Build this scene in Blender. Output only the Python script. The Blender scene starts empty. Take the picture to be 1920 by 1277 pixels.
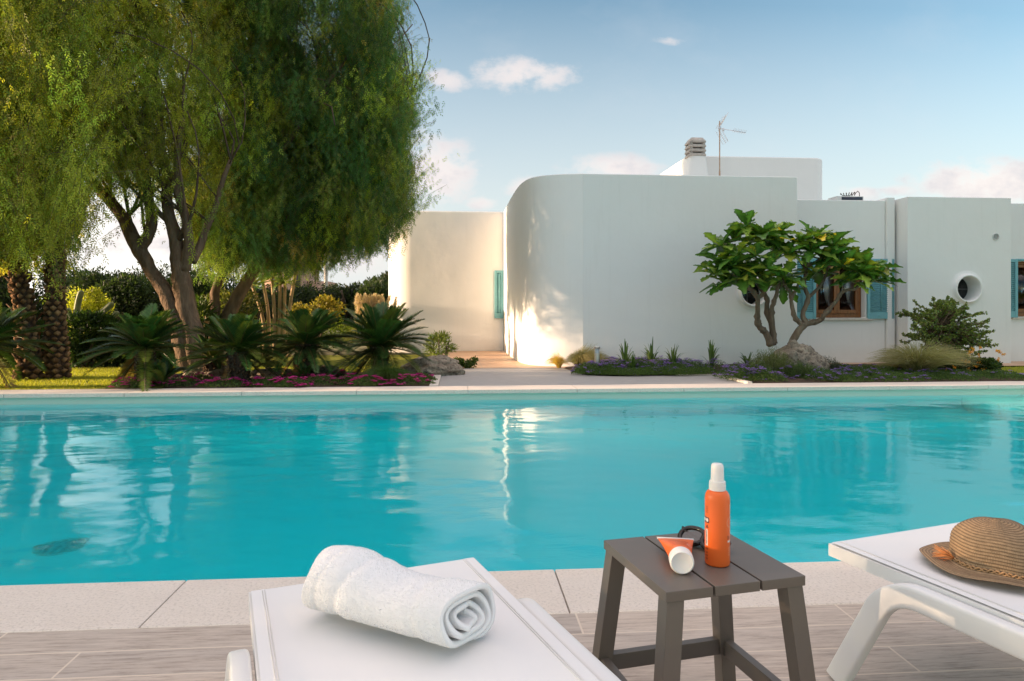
import bpy, bmesh, math, random
import numpy as np
from mathutils import Vector, Matrix, noise
from mathutils.geometry import tessellate_polygon

C = bpy.context.scene.collection
sc = bpy.context.scene
R = math.radians
TH = R(4.35)
CT, ST = math.cos(TH), math.sin(TH)
F = 1280.0; CX = 960.0; HY = 580.0; CH = 1.0
# ---------------------------------------------------------------- camera
cam = bpy.data.cameras.new('camera'); co = bpy.data.objects.new('camera', cam); C.objects.link(co)
cam.sensor_width = 36; cam.lens = 24; cam.shift_y = -(638.5 - HY) / 1920
cam.clip_start = 0.05; cam.clip_end = 2000
co.location = (0, 0, CH); co.rotation_euler = (R(90), 0, -TH)
sc.camera = co
sc.render.resolution_x = 1024; sc.render.resolution_y = 681
sc.view_settings.view_transform = 'Standard'; sc.view_settings.look = 'None'
sc.view_settings.gamma = 1; sc.view_settings.exposure = 1.64
sc.cycles.transparent_max_bounces = 8
sc.cycles.diffuse_bounces = 4
sc.cycles.sample_clamp_indirect = 4
# ---------------------------------------------------------------- sun and sky
SUN_EL, SUN_A = 8.0, -0.8         # the sun stands low in the west (-X), level with the walls
sv = Vector((-math.cos(R(SUN_A)) * math.cos(R(SUN_EL)), math.sin(R(SUN_A)) * math.cos(R(SUN_EL)), math.sin(R(SUN_EL))))
sl = bpy.data.lights.new('sun', 'SUN'); so = bpy.data.objects.new('sun', sl); C.objects.link(so)
sl.energy = 3.9; sl.angle = R(0.5); sl.color = (1.0, 0.70, 0.46)
so.rotation_euler = (-sv).to_track_quat('-Z', 'Y').to_euler(); so.location = (-30, 0, 20)

w = bpy.data.worlds.new('World'); sc.world = w; w.use_nodes = True
nt = w.node_tree; nt.nodes.clear()
def N(nt, t, **k):
    n = nt.nodes.new(t)
    for a, b in k.items():
        if a == 'inp':
            for i, v in b.items(): n.inputs[i].default_value = v
        else: setattr(n, a, b)
    return n
def L(nt, a, b): nt.links.new(a, b)
def M(nt, op, a, b=None, c=None, clamp=False):
    n = nt.nodes.new('ShaderNodeMath'); n.operation = op; n.use_clamp = clamp
    for i, v in enumerate((a, b, c)):
        if v is None: continue
        if isinstance(v, (int, float)): n.inputs[i].default_value = v
        else: nt.links.new(v, n.inputs[i])
    return n.outputs[0]
def MIX(nt, fac, a, b, mode='MIX'):
    n = nt.nodes.new('ShaderNodeMix'); n.data_type = 'RGBA'; n.blend_type = mode
    for s, v in ((n.inputs[0], fac), (n.inputs[6], a), (n.inputs[7], b)):
        if isinstance(v, (int, float)): s.default_value = v
        elif isinstance(v, tuple): s.default_value = v if len(v) == 4 else (*v, 1)
        else: nt.links.new(v, s)
    return n.outputs[2]
out = N(nt, 'ShaderNodeOutputWorld'); bg = N(nt, 'ShaderNodeBackground'); bg.inputs[1].default_value = 0.12
L(nt, bg.outputs[0], out.inputs[0])
sky = N(nt, 'ShaderNodeTexSky'); sky.sky_type = 'NISHITA'; sky.sun_disc = False
sky.sun_elevation = R(SUN_EL); sky.sun_rotation = R(270 + SUN_A); sky.air_density = 1.0; sky.dust_density = 0.6; sky.ozone_density = 1.4
tc = N(nt, 'ShaderNodeTexCoord'); sep = N(nt, 'ShaderNodeSeparateXYZ'); L(nt, tc.outputs['Generated'], sep.inputs[0])
yy = M(nt, 'MAXIMUM', sep.outputs[1], 0.05)
u = M(nt, 'DIVIDE', sep.outputs[0], yy); v = M(nt, 'DIVIDE', sep.outputs[2], yy)
def sky_uv(px, py):
    xc = (px - CX) / F; d = (CT * xc + ST, -ST * xc + CT, (HY - py) / F)
    return d[0] / d[1], d[2] / d[1]
blobs = [(985, 140, 110, 40, 1), (838, 152, 50, 24, .8), (812, 322, 95, 75, 1.1), (905, 380, 45, 16, .8), (1150, 316, 105, 30, 1),
         (985, 350, 60, 26, .8), (1855, 342, 170, 52, 1.15), (1605, 362, 55, 18, .8), (1745, 314, 50, 14, .45), (1260, 76, 50, 12, .35),
         (1690, 356, 60, 14, .6), (1330, 322, 40, 14, .5), (2150, 330, 200, 60, 1), (640, 470, 200, 60, .8), (300, 430, 300, 70, .9), (-200, 350, 300, 60, .9)]
tot = None
for px, py, rx, ry, s in blobs:
    u0, v0 = sky_uv(px, py)
    a = M(nt, 'MULTIPLY', M(nt, 'SUBTRACT', u, u0), F / rx); b = M(nt, 'MULTIPLY', M(nt, 'SUBTRACT', v, v0), F / ry)
    e = M(nt, 'SUBTRACT', s, M(nt, 'ADD', M(nt, 'MULTIPLY', a, a), M(nt, 'MULTIPLY', b, b)))
    tot = e if tot is None else M(nt, 'MAXIMUM', tot, e)
cmb = N(nt, 'ShaderNodeCombineXYZ'); L(nt, u, cmb.inputs[0]); L(nt, M(nt, 'MULTIPLY', v, 1.5), cmb.inputs[1])
nz = N(nt, 'ShaderNodeTexNoise', inp={'Scale': 13.0, 'Detail': 7.0, 'Roughness': 0.62}); L(nt, cmb.outputs[0], nz.inputs[0])
nz2 = N(nt, 'ShaderNodeTexNoise', inp={'Scale': 5.0, 'Detail': 5.0, 'Roughness': 0.6}); L(nt, cmb.outputs[0], nz2.inputs[0])
cl = M(nt, 'ADD', M(nt, 'MAXIMUM', tot, -1.5), M(nt, 'MULTIPLY', M(nt, 'SUBTRACT', nz.outputs[0], 0.475), 4.2))
mr = N(nt, 'ShaderNodeMapRange', inp={1: 0.0, 2: 1.3, 3: 0.0, 4: 0.88}); mr.interpolation_type = 'SMOOTHSTEP'; L(nt, cl, mr.inputs[0])
wisp = N(nt, 'ShaderNodeMapRange', inp={1: 0.5, 2: 0.85, 3: 0.0, 4: 0.15}); L(nt, nz2.outputs[0], wisp.inputs[0])
# pale veil low over the horizon
hz = N(nt, 'ShaderNodeMapRange', inp={1: 0.02, 2: 0.46, 3: 0.97, 4: 0.0}); L(nt, v, hz.inputs[0])
west = N(nt, 'ShaderNodeMapRange', inp={1: -0.2, 2: -0.8, 3: 0.0, 4: 1.0}); L(nt, u, west.inputs[0])
skc = sky.outputs[0]
base = MIX(nt, 1.0, skc, (0.74, 0.79, 0.77, 1), 'MULTIPLY')
veil = MIX(nt, hz.outputs[0], base, MIX(nt, west.outputs[0], (2.28, 2.33, 2.36, 1), (5.4, 5.0, 4.7, 1)))
shade = N(nt, 'ShaderNodeMapRange', inp={1: 0.35, 2: 0.65, 3: 0.0, 4: 1.0}); L(nt, nz.outputs[0], shade.inputs[0])
ccol = MIX(nt, shade.outputs[0], (3.1, 2.7, 2.5, 1), (2.2, 2.08, 2.12, 1))
mw = MIX(nt, wisp.outputs[0], veil, (2.3, 2.25, 2.35, 1))
fin = MIX(nt, mr.outputs[0], mw, ccol)
# added brightness overhead, outside the frame, to lift light on upward surfaces
zen = N(nt, 'ShaderNodeMapRange', inp={1: 0.5, 2: 0.85, 3: 0.0, 4: 1.0}); zen.interpolation_type = 'SMOOTHSTEP'; L(nt, sep.outputs[2], zen.inputs[0])
fin = MIX(nt, zen.outputs[0], fin, (3.95, 3.4, 3.35, 1))
L(nt, fin, bg.inputs[0])

# ---------------------------------------------------------------- helpers
def ray(px, py):
    xc = (px - CX) / F
    return Vector((CT * xc + ST, -ST * xc + CT, (HY - py) / F))
def PD(px, py, d):            # point at camera depth d
    return Vector((0, 0, CH)) + ray(px, py) * d
def PY(px, py, Y):
    r = ray(px, py); return Vector((0, 0, CH)) + r * (Y / r.y)
def PZ(px, py, z=0.0):
    r = ray(px, py); return Vector((0, 0, CH)) + r * ((z - CH) / r.z)

def s2l(c): return tuple((x / 255 / 12.92 if x <= 10 else ((x / 255 + .055) / 1.055) ** 2.4) for x in c)

def tag(o, label=None, cat=None, group=None, kind=None):
    if label: o['label'] = label
    if cat: o['category'] = cat
    if group: o['group'] = group
    if kind: o['kind'] = kind
    return o
def empty(name, loc, label, cat, group=None, rz=0):
    o = bpy.data.objects.new(name, None); C.objects.link(o); o.location = loc; o.rotation_euler = (0, 0, rz)
    o.empty_display_size = .1
    return tag(o, label, cat, group)
def link(name, me, m, parent=None, smooth=False, ang=None):
    me.name = name
    if m is not None:
        for q in (m if isinstance(m, (list, tuple)) else [m]): me.materials.append(q)
    if smooth or ang:
        me.polygons.foreach_set('use_smooth', np.ones(len(me.polygons), bool))
        if ang: me.set_sharp_from_angle(angle=R(ang))
    o = bpy.data.objects.new(name, me); C.objects.link(o)
    if parent is not None:
        o.parent = parent
        if parent.parent is None: o.matrix_parent_inverse = parent_inv(parent)
        else: o.matrix_parent_inverse = Matrix.Identity(4)
        if parent.parent is not None: o.matrix_parent_inverse = (world_of(parent)).inverted()
    return o
def world_of(o):
    m = Matrix.LocRotScale(o.location, o.rotation_euler.to_quaternion(), o.scale)
    if o.parent: return world_of(o.parent) @ o.matrix_parent_inverse @ m
    return m
def parent_inv(p): return world_of(p).inverted()

class MB:
    """collects boxes, tubes and arrays, builds ONE mesh (coordinates in world space)"""
    def __init__(s): s.v = []; s.f = []; s.n = 0; s.c = []; s.mi = []
    def add(s, V, Fc, col=(1, 1, 1), mi=0):
        V = np.asarray(V, float).reshape(-1, 3); s.v.append(V)
        col = np.asarray(col, float)
        s.c.append(np.broadcast_to(col, (len(V), 3)) if col.ndim == 1 else col)
        for f in Fc: s.f.append([i + s.n for i in f]); s.mi.append(mi)
        s.n += len(V)
    def addq(s, V, Q, col=(1, 1, 1)):     # array version: Q (m,k)
        V = np.asarray(V, float).reshape(-1, 3); col = np.asarray(col, float)
        s.v.append(V); s.c.append(np.broadcast_to(col, (len(V), 3)) if col.ndim == 1 else col)
        Q = np.asarray(Q) + s.n
        s.f.append(Q); s.n += len(V)
    def box(s, a, b, M4=None, col=(1, 1, 1), mi=0):
        x0, y0, z0 = a; x1, y1, z1 = b
        V = [(x0, y0, z0), (x1, y0, z0), (x1, y1, z0), (x0, y1, z0), (x0, y0, z1), (x1, y0, z1), (x1, y1, z1), (x0, y1, z1)]
        if M4 is not None: V = [tuple(M4 @ Vector(p)) for p in V]
        s.add(V, [(0, 3, 2, 1), (4, 5, 6, 7), (0, 1, 5, 4), (1, 2, 6, 5), (2, 3, 7, 6), (3, 0, 4, 7)], col, mi)
    def tube(s, pts, rad, seg=8, col=(1, 1, 1), cap=True, sq=None, jit=0, rng=None, up=None):
        pts = [Vector(p) for p in pts]; n = len(pts)
        rad = [rad] * n if isinstance(rad, (int, float)) else rad
        ring = []; prev = None
        for i, p in enumerate(pts):
            t = (pts[min(i + 1, n - 1)] - pts[max(i - 1, 0)]).normalized()
            if prev is None:
                ref = Vector(up) if up else (Vector((0, 0, 1)) if abs(t.z) < .9 else Vector((0, 1, 0)))
                a = t.cross(ref).normalized()
            else: a = (prev - t * prev.dot(t)).normalized()
            prev = a; b = a.cross(t).normalized()
            for k in range(seg):
                an = 2 * math.pi * k / seg
                if sq:      # superellipse section (w, h)
                    c_, s_ = math.cos(an), math.sin(an)
                    e = .35
                    q = a * (math.copysign(abs(c_) ** e, c_) * sq[0] / 2) + b * (math.copysign(abs(s_) ** e, s_) * sq[1] / 2)
                else:
                    r = rad[i] * (1 + (jit * (rng.random() - .5) if rng else 0))
                    q = a * math.cos(an) * r + b * math.sin(an) * r
                ring.append(tuple(p + q))
        Fc = []
        for i in range(n - 1):
            for k in range(seg):
                k2 = (k + 1) % seg
                Fc.append((i * seg + k, i * seg + k2, (i + 1) * seg + k2, (i + 1) * seg + k))
        if cap:
            Fc.append(tuple(range(seg))[::-1]); Fc.append(tuple((n - 1) * seg + k for k in range(seg)))
        s.add(ring, Fc, col)
    def lathe(s, prof, seg=32, M4=None, col=(1, 1, 1), close=False, cap=True):
        V = []; Fc = []
        for r, z in prof:
            for k in range(seg):
                a = 2 * math.pi * k / seg; p = Vector((r * math.cos(a), r * math.sin(a), z))
                V.append(tuple(M4 @ p if M4 is not None else p))
        m = len(prof)
        for i in range(m - 1 + (1 if close else 0)):
            j = (i + 1) % m
            for k in range(seg):
                k2 = (k + 1) % seg
                Fc.append((i * seg + k, i * seg + k2, j * seg + k2, j * seg + k))
        if not close and cap:
            if prof[0][0] > 1e-6: Fc.append(tuple(range(seg))[::-1])
            if prof[-1][0] > 1e-6: Fc.append(tuple((m - 1) * seg + k for k in range(seg)))
        s.add(V, Fc, col)
    def mesh(s, colors=True):
        V = np.concatenate(s.v); me = bpy.data.meshes.new('m')
        loops = []; tots = []; mi = []
        k = 0
        for f in s.f:
            if isinstance(f, np.ndarray):
                loops.append(f.ravel()); tots.append(np.full(len(f), f.shape[1])); mi.append(np.zeros(len(f), int))
            else:
                loops.append(np.array(f)); tots.append(np.array([len(f)])); mi.append(np.array([s.mi[k]])); k += 1
        Lp = np.concatenate(loops); T = np.concatenate(tots); MI = np.concatenate(mi)
        me.vertices.add(len(V)); me.vertices.foreach_set('co', V.ravel().astype(np.float32))
        me.loops.add(len(Lp)); me.loops.foreach_set('vertex_index', Lp.astype(np.int32))
        me.polygons.add(len(T)); st = np.concatenate([[0], np.cumsum(T)[:-1]])
        me.polygons.foreach_set('loop_start', st.astype(np.int32)); me.polygons.foreach_set('material_index', MI.astype(np.int32))
        me.update(calc_edges=True)
        if colors:
            ca = me.color_attributes.new('Col', 'FLOAT_COLOR', 'POINT')
            cc = np.concatenate(s.c); cc = np.concatenate([cc, np.ones((len(cc), 1))], 1)
            ca.data.foreach_set('color', cc.ravel().astype(np.float32))
        return me
    def build(s, name, m, parent=None, smooth=False, ang=None, bevel=None, seg=2, colors=True, keep=None):
        me = s.mesh(colors)
        if bevel:
            bm = bmesh.new(); bm.from_mesh(me)
            bmesh.ops.remove_doubles(bm, verts=bm.verts, dist=1e-5)
            ed = [e for e in bm.edges if len(e.link_faces) == 2 and e.calc_face_angle(0) > .5 and not (keep and keep(e))]
            bmesh.ops.bevel(bm, geom=ed, offset=bevel, segments=seg, profile=.5, affect='EDGES', clamp_overlap=True)
            bm.to_mesh(me); bm.free(); ang = ang or 40
        o = link(name, me, m, parent, smooth, ang)
        if bevel: wn = o.modifiers.new('weighted', 'WEIGHTED_NORMAL'); wn.keep_sharp = True; wn.weight = 100
        return o

def diamonds(mb, P, D, S, Ln, W, col, mid=.5):
    """leaf-shaped quads; all args arrays"""
    P = np.asarray(P); D = np.asarray(D); S = np.asarray(S); n = len(P)
    Ln = np.broadcast_to(Ln, n)[:, None]; W = np.broadcast_to(W, n)[:, None]
    V = np.stack([P, P + D * Ln * mid + S * W / 2, P + D * Ln, P + D * Ln * mid - S * W / 2], 1).reshape(-1, 3)
    Q = np.arange(4 * n).reshape(-1, 4)
    col = np.asarray(col, float)
    if col.ndim == 2: col = np.repeat(col, 4, 0)
    mb.addq(V, Q, col)
def unit(a): return a / np.maximum(np.linalg.norm(a, axis=-1, keepdims=True), 1e-9)

# ---------------------------------------------------------------- materials
def mat(name):
    m = bpy.data.materials.new(name); m.use_nodes = True
    b = m.node_tree.nodes['Principled BSDF']; return m, m.node_tree, b
def coords(nt, kind='Object'):
    t = nt.nodes.new('ShaderNodeTexCoord'); return t.outputs[kind]
def noise_n(nt, scale, detail=4, rough=.55, vec=None, stretch=None):
    n = N(nt, 'ShaderNodeTexNoise', inp={'Scale': scale, 'Detail': detail, 'Roughness': rough})
    if vec is None: vec = N(nt, 'ShaderNodeNewGeometry').outputs['Position']
    if stretch:
        mp = N(nt, 'ShaderNodeMapping'); mp.inputs['Scale'].default_value = stretch; L(nt, vec, mp.inputs[0]); vec = mp.outputs[0]
    L(nt, vec, n.inputs[0]); return n.outputs[0]
def ramp(nt, fac, stops):
    n = nt.nodes.new('ShaderNodeValToRGB'); L(nt, fac, n.inputs[0])
    el = n.color_ramp.elements
    while len(el) < len(stops): el.new(.5)
    for e, (p, c) in zip(el, stops): e.position = p; e.color = (*c, 1) if len(c) == 3 else c
    return n.outputs[0]
def bump(nt, b, h, strength=.3, dist=.01):
    n = N(nt, 'ShaderNodeBump', inp={'Strength': strength, 'Distance': dist}); L(nt, h, n.inputs['Height']); L(nt, n.outputs[0], b.inputs['Normal']); return n
def simple(name, col, rough=.6, var=.12, nscale=8, bs=.15, bd=.003, bscale=60, metal=0, spec=.5, stretch=None):
    m, nt, b = mat(name)
    nf = noise_n(nt, nscale, 5, .6, stretch=stretch)
    c = tuple(col); d = tuple(x * (1 - var) for x in c); e = tuple(min(1, x * (1 + var)) for x in c)
    L(nt, ramp(nt, nf, [(.3, d), (.7, e)]), b.inputs['Base Color'])
    b.inputs['Roughness'].default_value = rough; b.inputs['Metallic'].default_value = metal
    b.inputs['Specular IOR Level'].default_value = spec
    if bs: bump(nt, b, noise_n(nt, bscale, 4, .6, stretch=stretch), bs, bd)
    return m
def leafmat(name, tint=(1, 1, 1), trans=.35, rough=.5, spec=.3):
    """colour comes from the leaf's own colour attribute"""
    m, nt, b = mat(name)
    a = nt.nodes.new('ShaderNodeAttribute'); a.attribute_name = 'Col'
    c = MIX(nt, 1.0, a.outputs[0], (*tint, 1), 'MULTIPLY')
    L(nt, c, b.inputs['Base Color']); b.inputs['Roughness'].default_value = rough; b.inputs['Specular IOR Level'].default_value = spec
    if trans:
        t = nt.nodes.new('ShaderNodeBsdfTranslucent'); c2 = MIX(nt, 1.0, c, (1.35, 1.5, .65, 1), 'MULTIPLY'); L(nt, c2, t.inputs[0])
        x = nt.nodes.new('ShaderNodeMixShader'); x.inputs[0].default_value = trans
        L(nt, b.outputs[0], x.inputs[1]); L(nt, t.outputs[0], x.inputs[2]); L(nt, x.outputs[0], nt.nodes['Material Output'].inputs[0])
    return m
def attrmat(name, rough=.6, bs=.2, bscale=40, bd=.01, spec=.4, stretch=None, nvar=.25):
    m, nt, b = mat(name)
    a = nt.nodes.new('ShaderNodeAttribute'); a.attribute_name = 'Col'
    nf = noise_n(nt, bscale * .5, 5, .65, stretch=stretch)
    g = N(nt, 'ShaderNodeMapRange', inp={1: .25, 2: .75, 3: 1 - nvar, 4: 1 + nvar}); L(nt, nf, g.inputs[0])
    cb = N(nt, 'ShaderNodeCombineColor')
    for i in range(3): L(nt, g.outputs[0], cb.inputs[i])
    L(nt, MIX(nt, 1.0, a.outputs[0], cb.outputs[0], 'MULTIPLY'), b.inputs['Base Color'])
    b.inputs['Roughness'].default_value = rough; b.inputs['Specular IOR Level'].default_value = spec
    if bs: bump(nt, b, noise_n(nt, bscale, 5, .6, stretch=stretch), bs, bd)
    return m

# white plaster: faint trowel marks, damp stains near the ground
def plaster():
    m, nt, b = mat('white_plaster')
    n1 = noise_n(nt, .9, 6, .6); n2 = noise_n(nt, 9, 4, .6)
    c = MIX(nt, n1, (.80, .79, .765), (.865, .86, .84))
    g = N(nt, 'ShaderNodeNewGeometry'); sp = N(nt, 'ShaderNodeSeparateXYZ'); L(nt, g.outputs['Position'], sp.inputs[0])
    st = N(nt, 'ShaderNodeMapRange', inp={1: .0, 2: .35, 3: .55, 4: .0}); L(nt, sp.outputs[2], st.inputs[0])
    dirt = M(nt, 'MULTIPLY', st.outputs[0], noise_n(nt, 3, 5, .7))
    c = MIX(nt, dirt, c, (.58, .50, .40))
    sr = noise_n(nt, 1.6, 5, .7, stretch=(6, 6, .35))
    top = N(nt, 'ShaderNodeMapRange', inp={1: .56, 2: .8, 3: .0, 4: .16}); L(nt, sr, top.inputs[0])
    c = MIX(nt, top.outputs[0], c, (.55, .54, .50))
    L(nt, c, b.inputs['Base Color']); b.inputs['Roughness'].default_value = .9; b.inputs['Specular IOR Level'].default_value = .15
    h = M(nt, 'ADD', M(nt, 'MULTIPLY', noise_n(nt, 2.2, 3, .5), 2.5), M(nt, 'MULTIPLY', noise_n(nt, 70, 4, .7), .25))
    bump(nt, b, h, .35, .012)
    return m
PL = plaster()
# ================================================================= SETTING
YN0, YN1 = 2.232, 2.61        # near coping
YF0, YF1 = 8.50, 8.95         # far coping
PX0, PX1 = -9.0, 11.0         # pool length
WZ = -0.128

def sheet(name, rects, z, m, sub=None):
    mb = MB()
    for x0, y0, x1, y1 in rects: mb.add([(x0, y0, z), (x1, y0, z), (x1, y1, z), (x0, y1, z)], [(0, 1, 2, 3)])
    o = mb.build(name, m, colors=False); return tag(o, kind='structure')
def ground_mat():
    m, nt, b = mat('dry_ground')
    L(nt, ramp(nt, noise_n(nt, .35, 6, .6), [(.35, (.07, .085, .025)), (.6, (.12, .10, .045))]), b.inputs['Base Color']); b.inputs['Roughness'].default_value = 1
    bump(nt, b, noise_n(nt, 8, 5, .7), .6, .03); return m
sheet('ground', [(-400, -400, 400, -6), (-400, 8.96, 400, 600), (-400, -6, PX0 - .45, 8.96), (PX1 + .45, -6, 400, 8.96)], -.06, ground_mat())
def lawn_mat():
    m, nt, b = mat('lawn')
    n = noise_n(nt, 30, 5, .7, stretch=(1, 2.2, 1)); n2 = noise_n(nt, 1.2, 4, .6)
    c = ramp(nt, n, [(.3, (.13, .17, .015)), (.7, (.32, .33, .045))])
    c = MIX(nt, n2, c, MIX(nt, 1, c, (1.25, 1.1, .8), 'MULTIPLY'))
    L(nt, c, b.inputs['Base Color']); b.inputs['Roughness'].default_value = .9; b.inputs['Specular IOR Level'].default_value = .2
    bump(nt, b, noise_n(nt, 60, 4, .7), 1, .04); return m
lm = lawn_mat()
sheet('lawn', [(-30, 8.96, -.5, 15.6), (8.6, 8.96, 18, 11.5)], -.03, lm)

def deck_mat():
    m, nt, b = mat('wood_look_tile')
    g = N(nt, 'ShaderNodeNewGeometry').outputs['Position']
    mp = N(nt, 'ShaderNodeMapping'); mp.inputs['Location'].default_value = (-.38 + .89 * 20, -YN0 + .145 * 80, 0); L(nt, g, mp.inputs[0])
    br = N(nt, 'ShaderNodeTexBrick'); br.offset = .67; br.offset_frequency = 2; br.squash = 1
    for k, v_ in (('Scale', 1), ('Brick Width', .89), ('Row Height', .145), ('Mortar Size', .0035), ('Mortar Smooth', .1), ('Bias', 0)): br.inputs[k].default_value = v_
    br.inputs['Color1'].default_value = (0, 0, 0, 1); br.inputs['Color2'].default_value = (1, 1, 1, 1); br.inputs['Mortar'].default_value = (.5, .5, .5, 1)
    L(nt, mp.outputs[0], br.inputs['Vector'])
    # per-plank shift of the grain
    cv = N(nt, 'ShaderNodeCombineXYZ'); L(nt, M(nt, 'MULTIPLY', br.outputs['Color'], 13.0), cv.inputs[2])
    va = N(nt, 'ShaderNodeVectorMath', operation='ADD'); L(nt, g, va.inputs[0]); L(nt, cv.outputs[0], va.inputs[1])
    gr = noise_n(nt, 7, 9, .72, va.outputs[0], (1, 11, 1)); g2 = noise_n(nt, 3.0, 5, .6, va.outputs[0], (1, 3.2, 1)); g3 = noise_n(nt, 11, 5, .75, va.outputs[0], (1, 13, 1))
    c = ramp(nt, gr, [(.30, (.23, .18, .145)), (.48, (.49, .405, .335)), (.68, (.62, .535, .455))])
    c = MIX(nt, M(nt, 'MULTIPLY', g2, .5), c, (.49, .46, .43))
    f3 = N(nt, 'ShaderNodeMapRange', inp={1: .54, 2: .68, 3: 0, 4: .7}); L(nt, g3, f3.inputs[0])
    c = MIX(nt, f3.outputs[0], c, (.26, .21, .175))
    tone = MIX(nt, br.outputs['Color'], (.9, .9, .91), (1.08, 1.05, 1.02)); c = MIX(nt, 1, c, tone, 'MULTIPLY')
    c = MIX(nt, br.outputs['Fac'], c, (.66, .56, .46))
    L(nt, c, b.inputs['Base Color']); b.inputs['Roughness'].default_value = .62; b.inputs['Specular IOR Level'].default_value = .35
    h = M(nt, 'SUBTRACT', M(nt, 'MULTIPLY', gr, .35), M(nt, 'MULTIPLY', br.outputs['Fac'], .6))
    bump(nt, b, h, .5, .003); return m
sheet('deck', [(PX0 - .45, -6, PX1 + .45, YN0 - .002)], -.003, deck_mat())

def stone_mat(name='limestone', base=((.69, .61, .53), (.79, .715, .64)), bsc=95, st=.9):
    m, nt, b = mat(name)
    g = N(nt, 'ShaderNodeNewGeometry').outputs['Position']
    n = noise_n(nt, 5, 6, .6); n2 = noise_n(nt, bsc, 5, .7); n3 = noise_n(nt, bsc * .32, 4, .6, stretch=(1, 2, 1))
    c = MIX(nt, n, base[0], base[1])
    pit = N(nt, 'ShaderNodeMapRange', inp={1: .28, 2: .5, 3: .8, 4: 0}); L(nt, n2, pit.inputs[0])
    c = MIX(nt, pit.outputs[0], c, tuple(x * .66 for x in base[0]))
    L(nt, c, b.inputs['Base Color']); b.inputs['Roughness'].default_value = .88; b.inputs['Specular IOR Level'].default_value = .25
    bump(nt, b, M(nt, 'ADD', M(nt, 'MULTIPLY', n2, .7), n3), st, .006); return m
SM = stone_mat()
def coping():
    mb = MB(); jn = .003
    def run(x0, x1, y0, y1, s0, L_=1.37):
        k = math.floor((x0 - s0) / L_); xs = [x0]
        while True:
            k += 1; x = s0 + k * L_
            if x >= x1 - .05: break
            if x > x0 + .05: xs.append(x)
        xs.append(x1)
        for a, b_ in zip(xs[:-1], xs[1:]): mb.box((a + jn / 2, y0, -.052), (b_ - jn / 2, y1, 0))
    run(PX0 - .45, PX1 + .45, YN0, YN1, .362); run(PX0 - .45, PX1 + .45, YF0, YF1, .1, 1.37)
    mb.box((PX0 - .45, YN1 + .002, -.052), (PX0, YF0 - .002, 0)); mb.box((PX1, YN1 + .002, -.052), (PX1 + .45, YF0 - .002, 0))
    o = mb.build('pool_coping', SM, bevel=.006, seg=2, colors=False); tag(o, kind='structure')
coping()
# pool basin: liner is cream above and pale blue-green below the water through the water's own colour
def liner():
    m, nt, b = mat('pool_liner')
    n = noise_n(nt, 1.3, 4, .6)
    c = MIX(nt, n, (.27, .82, .87), (.37, .88, .91))
    g = N(nt, 'ShaderNodeNewGeometry').outputs['Position']; sp = N(nt, 'ShaderNodeSeparateXYZ'); L(nt, g, sp.inputs[0])
    up = N(nt, 'ShaderNodeMapRange', inp={1: -.19, 2: -.185, 3: 0, 4: 1}); L(nt, sp.outputs[2], up.inputs[0])
    c = MIX(nt, up.outputs[0], c, (.66, .70, .58))
    L(nt, c, b.inputs['Base Color']); b.inputs['Roughness'].default_value = .6; return m
def basin():
    LM = liner(); m = MB()
    x0, x1, y0, y1 = PX0 + .01, PX1 - .01, YN1 + .02 - .05, YF0 + .03
    zb = -1.45
    m.add([(x0, y0, zb), (x1, y0, zb), (x1, y1, zb), (x0, y1, zb)], [(0, 1, 2, 3)])
    for a, b_ in (((x0, y0), (x1, y0)), ((x1, y0), (x1, y1)), ((x1, y1), (x0, y1)), ((x0, y1), (x0, y0))):
        m.add([(*b_, zb), (*a, zb), (*a, -.05), (*b_, -.05)], [(0, 1, 2, 3)])
    # entry steps in the far right corner
    m.box((6.6, 7.2, zb + .002), (x1 - .003, y1 - .003, -.42)); m.box((7.4, 7.8, -.418), (x1 - .004, y1 - .004, -.25))
    tag(m.build('pool_basin', LM, colors=False), kind='structure')
basin()
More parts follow.
